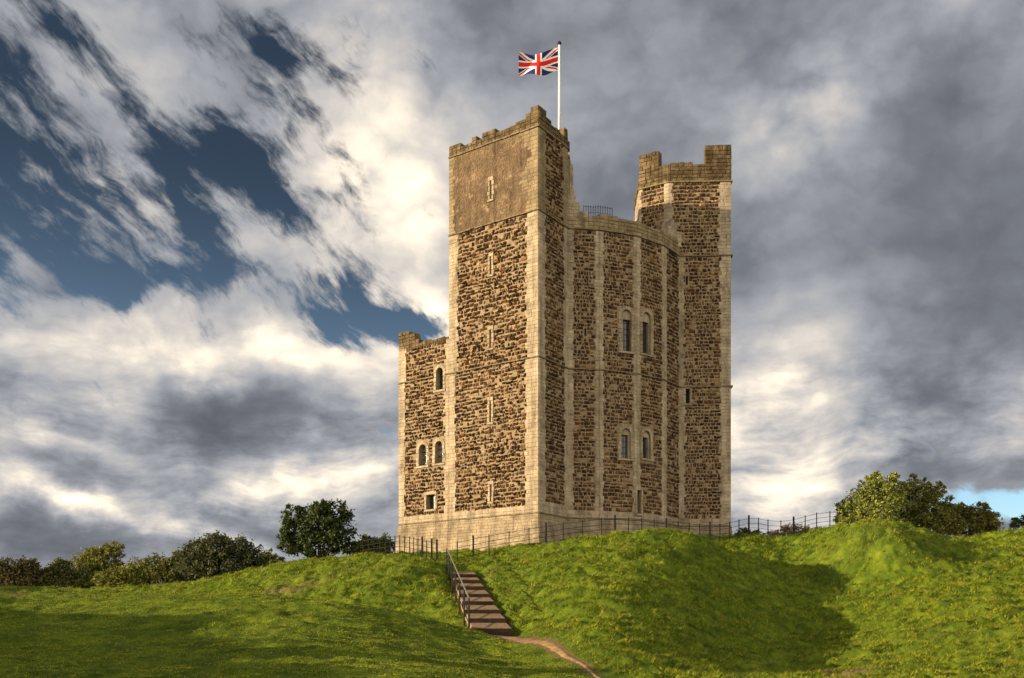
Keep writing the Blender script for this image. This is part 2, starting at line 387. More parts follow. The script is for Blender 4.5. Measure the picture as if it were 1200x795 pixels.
# the castle's terrace, the country round about, an unseen mound added left for shade
for x, D, z in [(-9, 71, 5.1), (-4, 66.5, 5.1), (1.5, 63.5, 5.25), (6, 66, 6.0), (11, 70, 6.5), (16, 71, 6.7), (17, 80, 6.8), (5, 78, 6.0), (-9, 80, 5.0), (-12, 90, 4.2), (10, 92, 6.2), (24, 90, 6.6), (36, 92, 6.2)]:
    pts.append((x, D * K, z + EYE))
for x, y, z in [(0, 0, -1.7), (-12, 2, -1.6), (12, 2, -1.9), (-8, 12, -1.35), (8, 12, -1.45), (0, -30, -2), (-40, -10, -1.2), (45, 0, -1.8), (-70, 30, 3.5), (-75, 80, 3.5), (-28, 13, 3.2), (-29, 21, 3.6), (-31, 29, 3.2), (-37, 38, 2.8), (-42, 25, 4.5), (-21, 18, .2), (-24, 28, 1.0), (-26, 38, 1.6), (80, 40, 4), (85, 85, 6), (0, 130, 4), (-80, 140, 3.2), (80, 140, 5), (-60, 110, 3.4), (-36, 100, 3.6), (0, 200, 3), (-150, 100, 3), (150, 100, 4), (-150, 0, 2), (150, 0, 2), (0, -120, -1), (-150, 250, 2), (150, 250, 2)]:
    pts.append((x, y, z + EYE))
pts = np.array(pts)
def tps_fit(p, lam=0.004):
    n = len(p); d = np.hypot(p[:, None, 0] - p[None, :, 0], p[:, None, 1] - p[None, :, 1])
    A = np.where(d > 0, d * d * np.log(d + 1e-9), 0) + np.eye(n) * lam * 20
    Pm = np.c_[np.ones(n), p[:, :2]]
    L = np.block([[A, Pm], [Pm.T, np.zeros((3, 3))]])
    return np.linalg.solve(L, np.r_[p[:, 2], 0, 0, 0])
TW = tps_fit(pts)
def lattice(x, y, seed):
    xi = np.floor(x).astype(np.int64); yi = np.floor(y).astype(np.int64); fx = x - xi; fy = y - yi
    fx = fx * fx * (3 - 2 * fx); fy = fy * fy * (3 - 2 * fy)
    def hsh(a, b):
        h = (a * 374761393 + b * 668265263 + seed * 974711) & 0xffffffff
        h = ((h ^ (h >> 13)) * 1274126177) & 0xffffffff
        return ((h ^ (h >> 16)) & 0xffff) / 65535.0
    return (hsh(xi, yi) * (1 - fx) + hsh(xi + 1, yi) * fx) * (1 - fy) + (hsh(xi, yi + 1) * (1 - fx) + hsh(xi + 1, yi + 1) * fx) * fy
# path: from the foot of the steps, curving away to the right
PATH = [(577, 743, 41.8, .72), (594, 752, 39.5, .56), (618, 762, 37.2, .38), (648, 774, 34.6, .20), (672, 784, 32.2, .13), (690, 793, 30.2, .09), (712, 804, 28, .06)]
def path_pts(n=90):
    P_ = np.array([[*G(p[0], p[2]), p[3]] for p in PATH]); t = np.linspace(0, len(P_) - 1, n); o = []
    for v in t:
        i = min(int(v), len(P_) - 2); f = v - i
        p0, p1, p2, p3 = P_[max(i - 1, 0)], P_[i], P_[i + 1], P_[min(i + 2, len(P_) - 1)]
        o.append(.5 * (2 * p1 + (p2 - p0) * f + (2 * p0 - 5 * p1 + 4 * p2 - p3) * f * f + (3 * p1 - p0 - 3 * p2 + p3) * f ** 3))
    return np.array(o)
PP = path_pts()
# line of the steps, used to keep the ground below the treads
S_BOT = P3(578, 742, 41.6); S_TOP = P3(541, 670, 58)
STEP_A = Vector(S_BOT); STEP_B = Vector(S_TOP)
def tps_eval(x, y):
    z = np.zeros_like(x)
    for i in range(0, len(x), 20000):
        s = slice(i, i + 20000)
        d = np.hypot(x[s, None] - pts[None, :, 0], y[s, None] - pts[None, :, 1])
        z[s] = (np.where(d > 0, d * d * np.log(d + 1e-9), 0)) @ TW[:len(pts)] + TW[-3] + TW[-2] * x[s] + TW[-1] * y[s]
    return z
BX = np.arange(-164, 165, .6); BY = np.arange(-134, 266, .6)
_bx, _by = np.meshgrid(BX, BY)
BZ = tps_eval(_bx.ravel(), _by.ravel()).reshape(_bx.shape)
def base_z(x, y):
    u = (x - BX[0]) / .6; v = (y - BY[0]) / .6; i = u.astype(int); j = v.astype(int); u -= i; v -= j
    return (BZ[j, i] * (1 - u) + BZ[j, i + 1] * u) * (1 - v) + (BZ[j + 1, i] * (1 - u) + BZ[j + 1, i + 1] * u) * v
def ground(x, y, detail=True):
    x = np.asarray(x, float).ravel(); y = np.asarray(y, float).ravel(); z = np.zeros_like(x)
    xc = np.clip(x, -160, 160); yc = np.clip(y, -130, 260)
    z = base_z(xc, yc)
    # steps trench
    ax, ay = STEP_A.x, STEP_A.y; bx, by = STEP_B.x, STEP_B.y; L = math.hypot(bx - ax, by - ay)
    t = ((x - ax) * (bx - ax) + (y - ay) * (by - ay)) / L; o = ((x - ax) * (by - ay) - (y - ay) * (bx - ax)) / L
    zs = STEP_A.z + (STEP_B.z - STEP_A.z) * np.clip(t / L, 0, 1) - .28
    m = np.clip((1.15 - np.abs(o)) / .4, 0, 1) * np.clip((t + 1.0) / 1.0, 0, 1) * np.clip((L + 1 - t) / 1.0, 0, 1)
    if detail:
        tu = tussock(x, y)
        far = np.clip((110 - y) / 30, 0, 1) * (1 - m)
        a = lattice(x * .45, y * .45, 1) - .5
        b = lattice(x * 1.15 + a * .8, y * 1.9, 2) - .5
        c = lattice(x * 1.7 + b, y * 3.1 + a, 3) - .5
        e = lattice(x * 3.6, y * 5.2, 4) - .5
        f = lattice(x * 7.3 + e, y * 8.6 - e, 5) - .5
        g = lattice(x * 14.0, y * 15.0, 6) - .5
        z = z + np.clip((-23 - x) / 5, 0, 1) * np.clip((60 - y) / 20, 0, 1) * np.clip((y + 10) / 15, 0, 1) * (lattice(x * .30, y * .42, 31) - .45) * 3.2  # bumps on the added unseen mound, to break up its shadow
        z = z + far * tu * (a * .24 + b * .24 + c * .36 + e * .19 + f * .085 + g * .06)
    return z * (1 - m) + np.minimum(z, zs) * m
def tussock(x, y):
    """how rough the turf is: mown on the near lawn, tussocky on the banks, worn flat beside the path"""
    px = 600 + 1180 * x / np.maximum(y, 1)
    brow = np.interp(px, [0, 300, 480, 550, 640, 690, 720], [50, 45, 42, 40, 33.5, 28, 10]) * K
    t = .38 + .62 * np.clip((y - brow) / 3, 0, 1)
    s = (y < 44) & (x > -3) & (x < 6) & (y > 18)
    d = np.full(x.shape, 9.0)
    for (a, b, w) in PP[::3]: d[s] = np.minimum(d[s], np.hypot(x[s] - a, y[s] - b) - w)
    return t * np.clip((d + .1) / 1.0, .1, 1)
def soil_at(x, y):
    s = np.zeros_like(x)
    for px, py, D, rx, ry, a in [(985, 768, 37, 1.3, 1.0, 1.0), (905, 758, 38, .5, .5, .4), (345, 692, 58, 3.4, 1.6, .62), (20, 712, 43, 1.6, 1.2, .55), (1010, 640, 62, 5, 2.5, .34), (1095, 745, 42, 1.2, 1, .3), (570, 672, 56, 1.2, 2.2, .5), (602, 700, 50, .8, 4, .25)]:
        gx, gy = G(px, D)
        s += a * np.exp(-((x - gx) / rx) ** 2 - ((y - gy) / ry) ** 2)
    m = (y < 44) & (x > -3) & (x < 6) & (y > 18); d = np.full(x.shape, 9.0)      # worn margin of the path
    for (a, b, w) in PP[::2]: d[m] = np.minimum(d[m], np.hypot(x[m] - a, y[m] - b) - w)
    s += .75 * np.exp(-(np.maximum(d, 0) / .20) ** 2)
    return s
def axis(lo, f0, f1, hi, step):
    a = list(np.arange(f0, f1 + 1e-6, step)); s = step; v = f1
    while v < hi: s *= 1.35; v += s; a.append(min(v, hi))
    s = step; v = f0; pre = []
    while v > lo: s *= 1.35; v -= s; pre.append(max(v, lo))
    return np.array(pre[::-1] + a)
gx = axis(-900, -38, 42, 900, .10); gy = axis(-400, 16, 76, 1500, .10)
XX, YY = np.meshgrid(gx, gy); zz = ground(XX, YY)
nx, ny = len(gx), len(gy)
idx = np.arange(nx * ny).reshape(ny, nx)
F = np.stack([idx[:-1, :-1], idx[:-1, 1:], idx[1:, 1:], idx[1:, :-1]], -1).reshape(-1, 4)
gV = np.c_[XX.ravel(), YY.ravel(), zz]
me = np_mesh('ground', gV, F, m_ground(), {'soil': soil_at(XX.ravel(), YY.ravel())})
me.polygons.foreach_set('use_smooth', [True] * len(me.polygons))
go = bpy.data.objects.new('ground', me); COL.objects.link(go); structure(go)
def gz(x, y): return float(ground([x], [y])[0])

def build_path():
    b = MB(); W = 7; V = []
    for i, (x, y, w) in enumerate(PP):
        d = PP[min(i + 1, len(PP) - 1)] - PP[max(i - 1, 0)]; n = np.array([-d[1], d[0]]); n /= np.hypot(*n)
        for k in range(W):
            s = (k / (W - 1) * 2 - 1) * w * (1 + .6 * (lattice(np.array([i * .9 + (k > 3) * 50.]), np.array([.5]), 9)[0] - .5))
            V.append((x + n[0] * s, y + n[1] * s, 0, abs(k - 3)))
    V = np.array(V); z = ground(V[:, 0], V[:, 1]) + np.choose(V[:, 3].astype(int), [.022, .018, .004, -.035])
    F_ = [(i * W + k, i * W + k + 1, (i + 1) * W + k + 1, (i + 1) * W + k) for i in range(len(PP) - 1) for k in range(W - 1)]
    b.poly(np.c_[V[:, :2], z], F_); return structure(b.build('path', M['path'], smooth=True))
build_path()

# ------------------------------------------------------------------ castle
def v2(p): return Vector((p[0], p[1]))
# global coursing so that beds run level round the whole building
def coursing(z0, z1, lo, hi, seed):
    r = random.Random(seed); c = [z0]
    while c[-1] < z1 - hi: c.append(c[-1] + r.uniform(lo, hi))
    c.append(z1); return c
zb = lambda z: z + EYE
Z_BASE, Z_STR, Z_TOP, Z_PAR = zb(7.69), zb(17.44), zb(26.6), zb(31.8)
COURSES = coursing(Z_BASE, Z_STR, .20, .29, 1)[:-1] + coursing(Z_STR, Z_TOP, .20, .29, 2)[:-1] + coursing(Z_TOP, Z_PAR, .20, .29, 3)[:-1] + coursing(Z_PAR, zb(35), .24, .3, 4)
PLC = coursing(zb(3.9), Z_BASE, .16, .25, 5)
def snap(z, up):
    return min(c for c in COURSES if c >= z - .04) if up else max(c for c in COURSES if c <= z + .04)
class Panel:
    """a wall face: P0 -> P1 left to right as seen from outside; flare pushes the foot outward"""
    def __init__(s, P0, P1, z0, z1, foot0=None, foot1=None):
        s.P0, s.P1 = v2(P0), v2(P1); s.z0, s.z1 = z0, z1; s.W = (s.P1 - s.P0).length
        s.F0 = v2(foot0) if foot0 is not None else s.P0; s.F1 = v2(foot1) if foot1 is not None else s.P1
        d = (s.P1 - s.P0).normalized(); s.n = Vector((d.y, -d.x, 0))
    def at(s, u, z, off=0):
        f = u / s.W; h = (z - s.z0) / (s.z1 - s.z0)
        p = s.F0.lerp(s.F1, f) * (1 - h) + s.P0.lerp(s.P1, f) * h
        return Vector((p.x + s.n.x * off, p.y + s.n.y * off, z))
    def bearing(s, px):      # where the line of sight at px crosses this face
        k = (px - 600.0) / 1180.0; d = s.P1 - s.P0
        return ((k * s.P0.y - s.P0.x) / (d.x - k * d.y)) * s.W
    def zpix(s, u, py):
        p = s.P0.lerp(s.P1, u / s.W)
        return (745 - py) / 1180.0 * p.y + EYE
def stone(mb, pn, u0, u1, za, zc, depth, chamf, jit, rough=0.0, gap=.012):
    r = random.uniform
    u0 += gap; u1 -= gap; za += gap; zc -= gap
    if u1 - u0 < .03 or zc - za < .03: return
    ba = [(u0, za), (u1, za), (u1, zc), (u0, zc)]
    c = min(chamf, (u1 - u0) * .3, (zc - za) * .3)
    cu, cz = (u0 + u1) / 2, (za + zc) / 2
    V = []
    B = []
    for (u, z) in ba:
        u += r(-jit, jit); z += r(-jit, jit) * .7; B.append((u, z)); V.append(pn.at(u, z, -.02))
    for (u, z) in B:
        V.append(pn.at(u + (c if u < cu else -c) * r(.6, 1.5), z + (c if z < cz else -c) * r(.6, 1.5), depth * r(1 - rough, 1 + rough * .4)))
    V.append(pn.at(cu + r(-.05, .05), cz, depth * r(1, 1 + rough * .7)))
    F_ = [(0, 1, 5, 4), (1, 2, 6, 5), (2, 3, 7, 6), (3, 0, 4, 7), (4, 5, 8), (5, 6, 8), (6, 7, 8), (7, 4, 8)]
    mb.poly(V, F_)
def cut(iv, holes):
    for (a, b) in holes:
        o = []
        for (x, y) in iv:
            if b <= x or a >= y: o.append((x, y)); continue
            if a - x > .06: o.append((x, a))
            if y - b > .06: o.append((b, y))
        iv = o
    return iv
def fill(mb, pn, a, b, za, zc, kind, wild=0):
    u = a
    while u < b - 1e-4:
        wv = float(lattice(np.array([u * .55 + pn.P0.x * 3.1]), np.array([za * .45]), 41)[0]) if kind == 'rub' else .5
        l = (.6 + .9 * wv) * random.uniform(.15, .40 - .06 * wild) if kind == 'rub' else random.uniform(.28, .62)
        e = u + l
        if b - e < .16: e = b
        if kind == 'rub':
            if random.random() > .05:
                dz = random.uniform(-.045, .045) * wild
                stone(mb, pn, u, e, za + dz, zc + dz + random.uniform(-.02, .02) * wild, random.uniform(.035, .085 + .065 * wild), .05, .024 + .022 * wild, .75, .016)
        else: stone(mb, pn, u, e, za, zc, random.uniform(.036, .048), .006, .003, .15, .0015)
        u = e
def lay(pn, z0, z1, strips, holes, rub, ash, mor, wild=0, courses=None, tooth=.10, bands=()):
    """courses of rubble with ashlar strips [(u0,u1)] and level bands [(z0,z1)] of ashlar"""
    cs = [c for c in (courses or COURSES) if z0 - 1e-6 <= c <= z1 + 1e-6]
    if cs[0] > z0 + .02: cs = [z0] + cs
    if cs[-1] < z1 - .02: cs.append(z1)
    for k in range(len(cs) - 1):
        za, zc = cs[k], cs[k + 1]; zm = (za + zc) / 2
        hs = [(h[0], h[1]) for h in holes if h[2] < zm < h[3]]
        if any(b0 < zm < b1 for (b0, b1) in bands): ai = [(0, pn.W)]
        else:
            ai = []
            for (a, b) in strips:
                if a > .01: a += (tooth * .5 if k % 4 < 2 else -tooth * .5) + random.uniform(-tooth, tooth) * .6
                if b < pn.W - .01: b += (tooth * .5 if k % 4 < 2 else -tooth * .5) + random.uniform(-tooth, tooth) * .6
                ai.append((max(a, 0), min(b, pn.W)))
        if rub is not None:
            for (a, b) in cut(cut([(0, pn.W)], ai), hs): fill(rub, pn, a, b, za, zc, 'rub', wild)
        for q_, iv in enumerate(ai):      # one builder, or one for each strip
            for (a, b) in cut([iv], hs): fill(ash[q_] if isinstance(ash, list) else ash, pn, a, b, za, zc, 'ash')
        for (a, b) in cut([(0, pn.W)], hs):
            mor.face([pn.at(a, za), pn.at(b, za), pn.at(b, zc), pn.at(a, zc)])
def moulding(faces, z, name, parent, material, h=.17, proud=.13):
    b = MB()
    pl = [v2(faces[0].P0)] + [v2(f.P1) for f in faces]
    def off(d):
        o = []
        for i in range(len(pl)):
            na = faces[max(i - 1, 0)].n.xy; nb = faces[min(i, len(faces) - 1)].n.xy
            m_ = (na + nb); m_ = m_ / max(m_.dot(nb), .5)
            o.append(pl[i] + m_ * d)
        return o
    A = off(-.05); B_ = off(proud)
    for i in range(len(pl) - 1):
        L = (pl[i + 1] - pl[i]).length; n = max(1, int(L / .7))
        for k in range(n):
            f0, f1 = k / n, (k + 1) / n; e = .006; dz = random.uniform(-.012, .012); dp = random.uniform(-.02, .012)
            a0, a1 = A[i].lerp(A[i + 1], f0), A[i].lerp(A[i + 1], f1 - e); c0, c1 = B_[i].lerp(B_[i + 1], f0), B_[i].lerp(B_[i + 1], f1 - e)
            nn = faces[i].n.xy * dp; c0 = c0 + nn; c1 = c1 + nn
            zt, zl, z_0 = z + h / 2 + dz, z + h * .12 + dz, z - h / 2 + dz
            V = [(*a0, z_0), (*a1, z_0), (*c1, z_0 + .03), (*c0, z_0 + .03), (*c0, zl), (*c1, zl), (*a1, zt), (*a0, zt)]
            b.poly(V, [(0, 3, 2, 1), (3, 4, 5, 2), (4, 7, 6, 5), (0, 7, 4, 3), (1, 2, 5, 6)])
    return b.build(name, material, parent)
def parapet(runs, name, parent, thick=.5, extra=None):
    """runs: (panel, [(u0,u1,ztop)], z0). Each stretch a thick wall faced with blocks on its outside"""
    b = MB()
    for pn, segs, z0 in runs:
        for (u0, u1, zt) in segs:
            V = [pn.at(u0, z0, 0), pn.at(u1, z0, 0), pn.at(u1, z0, -thick), pn.at(u0, z0, -thick)]
            b.prism([(p.x, p.y) for p in V], z0, zt)
            cs = [c for c in COURSES if z0 + .1 < c < zt - .12]; cs = [z0] + cs + [zt]
            for i in range(len(cs) - 1):
                u = u0
                while u < u1 - 1e-4:
                    e = u + random.uniform(.28, .6)
                    if u1 - e < .18: e = u1
                    top = i == len(cs) - 2
                    stone(b, pn, u, e, cs[i], cs[i + 1] + (random.uniform(-.06, .07) if top else 0), random.uniform(.025, .06), .02, .01, .3, .008)
                    if top:      # loose capping stones, uneven
                        hgt = random.uniform(.02, .07)
                        q0, q1, q2, q3 = pn.at(u + .01, zt, .01), pn.at(e - .01, zt, .01), pn.at(e - .01, zt, -thick + .03), pn.at(u + .01, zt, -thick + .03)
                        b.prism([(p.x, p.y) for p in (q0, q1, q2, q3)], zt - .01, [zt + hgt * random.uniform(.6, 1.2) for _ in range(4)])
                    u = e
    return b.build(name, M['par'], parent)
def arch(hw, z0, z1, n=12, uc=0.0):
    """points round an arched opening, anticlockwise from lower left as seen from outside"""
    zs = z1 - hw
    P_ = [(uc - hw, z0), (uc + hw, z0)]
    for k in range(n + 1):
        t = math.pi * k / n; P_.append((uc + hw * math.cos(t), zs + hw * math.sin(t)))
    return P_
def rectp(hw, z0, z1, uc=0.0): return [(uc - hw, z0), (uc + hw, z0), (uc + hw, z1), (uc - hw, z1)]
def ring(b, pn, uc, inner, rect, front, back, mi=0):
    """a stone plate filling rect with an opening, and the reveal that runs back from it"""
    u0, u1, z0, z1 = rect; n = len(inner)
    cu = uc; cz = sum(p[1] for p in inner) / n
    def proj(p):
        du, dz = p[0] - cu, p[1] - cz
        k = min([((u1 - cu) / du) if du > 1e-9 else 1e9, ((u0 - cu) / du) if du < -1e-9 else 1e9, ((z1 - cz) / dz) if dz > 1e-9 else 1e9, ((z0 - cz) / dz) if dz < -1e-9 else 1e9])
        return (cu + du * k, cz + dz * k)
    # add rect corners by subdividing the inner loop densely
    dense = []
    for i in range(n):
        a, c = inner[i], inner[(i + 1) % n]
        m_ = max(1, int(math.hypot(c[0] - a[0], c[1] - a[1]) / .06))
        dense += [(a[0] + (c[0] - a[0]) * k / m_, a[1] + (c[1] - a[1]) * k / m_) for k in range(m_)]
    outer = [proj(p) for p in dense]
    for cnr in ((u0, z0), (u1, z0), (u1, z1), (u0, z1)):
        j = min(range(len(outer)), key=lambda i: (outer[i][0] - cnr[0]) ** 2 + (outer[i][1] - cnr[1]) ** 2); outer[j] = cnr
    N = len(dense)
    V = [pn.at(*p, front) for p in outer] + [pn.at(*p, front) for p in dense] + [pn.at(*p, back) for p in dense] + [pn.at(*p, -.03) for p in outer]
    F_ = []
    for i in range(N):
        j = (i + 1) % N
        F_ += [(i, j, N + j, N + i), (N + i, N + j, 2 * N + j, 2 * N + i), (3 * N + i, 3 * N + j, j, i)]
    b.poly(V, F_, mi)
def jambs(b, pn, uc, hw, z0, z1, w, proud, arched):
    """separate stones round the opening: jambs and, over an arched head, voussoirs"""
    zs = z1 - hw if arched else z1
    z = z0
    while z < zs - .02:
        h = random.uniform(.24, .34); e = min(z + h, zs); e = zs if zs - e < .1 else e
        for s in (-1, 1):
            ww = w * random.uniform(.75, 1.35)
            a, c = (uc - hw - ww, uc - hw + .005) if s < 0 else (uc + hw - .005, uc + hw + ww)
            stone(b, pn, a, c, z, e, proud + random.uniform(-.01, .012), .012, .004, .1, .005)
        z = e
    if arched:
        n = 7
        for k in range(n):
            t0, t1 = math.pi * k / n + .02, math.pi * (k + 1) / n - .02
            V = []
            for off in (-.02, proud):
                for (t, r_) in ((t0, hw), (t1, hw), (t1, hw + w), (t0, hw + w)): V.append(pn.at(uc + r_ * math.cos(t), zs + r_ * math.sin(t), off))
            b.poly(V, [(4, 5, 6, 7), (0, 1, 5, 4), (1, 2, 6, 5), (2, 3, 7, 6), (3, 0, 4, 7)])
    else:
        stone(b, pn, uc - hw - w, uc + hw + w, z1, z1 + .26, proud, .012, .004, .1, .005)
    stone(b, pn, uc - hw - w * 1.2, uc + hw + w * 1.2, z0 - .17, z0, proud + .05, .02, .004, .1, .005)

# ---- plan
C_ = G(631, 66); A_ = G(526.5, 70.45); F_L = G(467.5, 73.3); E_ = G(665, 69.05)
V1, V2, V3, V4 = G(702, 69.35), G(746, 70.35), G(778, 72.15), G(797, 74.2)
R1 = G(856.5, 74.0); Q0 = G(784, 74.2); Q1 = G(749, 75.4); Q2 = G(744.5, 79.0)
castle = thing('castle_keep', 'tall brown stone castle keep with square turrets standing on the grassy mound', 'castle', (4.0, 77 * K, zb(5.6)))
def footed(P0, P1, n0, n1, fl=.42):
    return (v2(P0) + n0 * fl, v2(P1) + n1 * fl)
def normal(P0, P1):
    d = (v2(P1) - v2(P0)).normalized(); return Vector((d.y, -d.x))
def mitre(na, nb): m_ = na + nb; return m_ / max(m_.dot(nb), .6)
def back(P0, P1, dist): n = normal(P0, P1); return v2(P0) - n * dist, v2(P1) - n * dist
WINS = []        # (part name, panel, centre px, kind, pixel data) filled per face
def make_plinth(faces, parent, extra_normals=None):
    mb, mo = MB(), MB()
    for f, f0, f1 in faces:
        pn = Panel(f.P0, f.P1, zb(3.9), Z_BASE, f0, f1)
        lay(pn, zb(3.9), Z_BASE, [(0, pn.W)], [], None, mb, mb, 0, PLC)
    return mb.build('plinth', M['plinth'], parent)

# face panels
fF = Panel(F_L, A_, Z_BASE, zb(21)); fA = Panel(A_, C_, Z_BASE, Z_PAR); fC = Panel(C_, E_, Z_BASE, Z_PAR)
fB = [Panel(E_, V1, Z_BASE, Z_TOP), Panel(V1, V2, Z_BASE, Z_TOP), Panel(V2, V3, Z_BASE, Z_TOP), Panel(V3, V4, Z_BASE, Z_TOP)]
fR = Panel(V4, R1, Z_BASE, Z_TOP); fRu = Panel(Q0, R1, Z_TOP, Z_PAR); fQ = Panel(Q1, Q0, Z_TOP, Z_PAR); fQ2 = Panel(Q2, Q1, Z_TOP, Z_PAR)

# ---- openings: slits on the tall turret, windows elsewhere
HOLES = {}
def opening(pn, px, wpx, y0, y1, margin, kind):
    """returns centre u, half width, sill z, head z and books the gap in the facing"""
    u = pn.bearing(px); ul, ur = pn.bearing(px - wpx / 2), pn.bearing(px + wpx / 2); hw = (ur - ul) / 2
    z1, z0 = pn.zpix(u, y0), pn.zpix(u, y1)
    rect = (u - hw - margin, u + hw + margin, snap(z0 - .12, False), snap(z1 + .1, True))
    HOLES.setdefault(id(pn), []).append(rect)
    return u, hw, z0, z1, rect
def arrow_slit(pn, px, y0, y1, wpx=1.9, margin=.17, plain=False):
    u, hw, z0, z1, rect = opening(pn, px, wpx, y0, y1, margin, 'slit')
    b = MB(); ring(b, pn, u, rectp(hw, z0, z1, u), rect, .012, -.45, 1)
    if not plain: jambs(b, pn, u, hw, z0, z1, margin, .062, False)
    o = b.build('arrow_slit', [M['ash'], M['mor']], castle)
    g_ = MB(); g_.face([pn.at(u - hw - .05, z0 - .05, -.4), pn.at(u + hw + .05, z0 - .05, -.4), pn.at(u + hw + .05, z1 + .05, -.4), pn.at(u - hw - .05, z1 + .05, -.4)])
    set_parent_world(g_.build('slit_opening', M['core']), o)
    return o
def set_parent_world(o, parent):
    off = world_loc(parent); o.data.transform(__import__('mathutils').Matrix.Translation(-off)); o.parent = parent
def arched_window(pn, px, wpx, y0, y1, margin=.22, blind=0.0, dx=0.0, bars=True, arched=True, name='arched_window', glass='glass'):
    """blind: height in metres of the stone infill under the arch"""
    u, hw, z0, z1, rect = opening(pn, px, wpx, y0, y1, margin + .05, 'win')
    b = MB(); inner = arch(hw, z0, z1, 12, u) if arched else rectp(hw, z0, z1, u)
    ring(b, pn, u, inner, rect, .014, -.38, 1)
    jambs(b, pn, u, hw, z0, z1, margin, .062, arched)
    o = b.build(name, [M['ash'], M['mor']], castle)
    if blind:
        b = MB(); zi = z1 - blind
        V = [(u + hw * math.cos(math.pi * k / 12), z1 - hw + hw * math.sin(math.pi * k / 12)) for k in range(13)]
        poly = [(u + hw, zi)] + [p for p in V if p[1] > zi] + [(u - hw, zi)]
        n = len(poly); b.poly([pn.at(*p, -.14) for p in poly] + [pn.at(*p, -.37) for p in poly], [tuple(range(n))] + [(i, i + n, (i + 1) % n + n, (i + 1) % n) for i in range(n)])
        # one narrowed jamb, as in a part blocked window
        for s in (-1, 1):
            a, c = (u - hw, u - hw + hw * (.22 + dx)) if s < 0 else (u + hw - hw * (.22 + -dx), u + hw)
            b.poly([pn.at(a, z0, -.14), pn.at(c, z0, -.14), pn.at(c, zi, -.14), pn.at(a, zi, -.14), pn.at(a, z0, -.37), pn.at(c, z0, -.37), pn.at(c, zi, -.37), pn.at(a, zi, -.37)], [(0, 1, 2, 3), (0, 3, 7, 4), (1, 5, 6, 2)])
        set_parent_world(b.build('infill', M['ash']), o)
    g_ = MB(); g_.face([pn.at(u - hw - .05, z0 - .05, -.36), pn.at(u + hw + .05, z0 - .05, -.36), pn.at(u + hw + .05, z1 + .05, -.36), pn.at(u - hw - .05, z1 + .05, -.36)])
    set_parent_world(g_.build('pane', M[glass]), o)
    if bars:
        b = MB(); r_ = .012
        b.tube([pn.at(u, z0, -.30), pn.at(u, z1, -.30)], r_, 4)
        n = max(2, int((z1 - z0) / .38))
        for k in range(1, n):
            z = z0 + (z1 - z0) * k / n; b.tube([pn.at(u - hw, z, -.30), pn.at(u + hw, z, -.30)], r_, 4)
        set_parent_world(b.build('window_bar', M['iron']), o)
    return o
arrow_slit(fA, 575.5, 212, 234); arrow_slit(fA, 575.3, 301, 322); arrow_slit(fA, 575, 387, 408); arrow_slit(fA, 575, 470, 495); arrow_slit(fA, 575.5, 568, 588)
arched_window(fF, 515.5, 8.0, 431, 457, .20); arched_window(fF, 495.5, 8.5, 521, 546, .22, glass='glass2'); arched_window(fF, 514.5, 8.5, 517, 543, .22, glass='glass2')
arched_window(fF, 505, 10, 580, 597, .16, arched=False, name='window')
arched_window(fB[1], 734, 11.5, 363, 412, .22, .62, .30); arched_window(fB[2], 757.5, 10, 366, 415, .22, .62, .10)
arched_window(fB[1], 733.3, 11, 502, 537.5, .22, .42, -.05); arched_window(fB[2], 757.5, 9.5, 505, 537.5, .22, .42, .0)
arrow_slit(fB[2], 748.7, 575, 602, 4.8, .14); arrow_slit(fR, 806, 456, 473, 4.6, .16)
arrow_slit(fB[0], 686, 385, 394, 2.2, .06, True); arrow_slit(fB[3], 791.5, 526, 542, 1.6, .06, True); arrow_slit(fR, 805, 324, 334, 2.4, .06, True)

# ---- the tall turret
def prism_core(plan, z0, z1, name, inset=.46):
    """solid core behind the facing"""
    c = sum((v2(p) for p in plan), Vector((0, 0))) / len(plan)
    n = len(plan); q = []
    for i in range(n):
        na = normal(plan[i - 1], plan[i]); nb = normal(plan[i], plan[(i + 1) % n])
        q.append(v2(plan[i]) - mitre(na, nb) * inset)
    b = MB(); b.prism([(p.x, p.y) for p in q], z0, z1); return b
def strip_px(pn, *pairs): return [(max(0, pn.bearing(a)) if a is not None else 0, min(pn.W, pn.bearing(b)) if b is not None else pn.W) for a, b in pairs]
bA, bC = back(A_, C_, 6.6); bA, bC = bA, bC
E2 = v2(C_) + (v2(E_) - v2(C_)) * 1.08
turret_plan = [A_, C_, tuple(E2), tuple(v2(A_) + (v2(E_) - v2(C_)) * 1.08)]
b = prism_core(turret_plan, zb(4), Z_PAR - .6, 'turret')
rub, ash = MB(), MB(); mor = b
hA = HOLES[id(fA)]
lay(fA, Z_BASE, Z_STR, strip_px(fA, (None, 534), (616, None)), hA, rub, ash, mor, 1.0, bands=[(Z_BASE, Z_BASE + .5)])
lay(fA, Z_STR, Z_TOP, strip_px(fA, (None, 537), (617, None)), hA, rub, ash, mor, 1.0)
lay(fC, Z_BASE, Z_STR, strip_px(fC, (None, 639), (661, None)), [], rub, ash, mor, .5, bands=[(Z_BASE, Z_BASE + .7)])
lay(fC, Z_STR, Z_TOP, strip_px(fC, (None, 638.5), (660, None)), [], rub, ash, mor, .5)
fAu, fCu = Panel(A_, C_, Z_TOP, Z_PAR), Panel(C_, E_, Z_TOP, Z_PAR)
hAu = [h for h in hA if h[2] > Z_TOP - 1]
ash_only = MB()
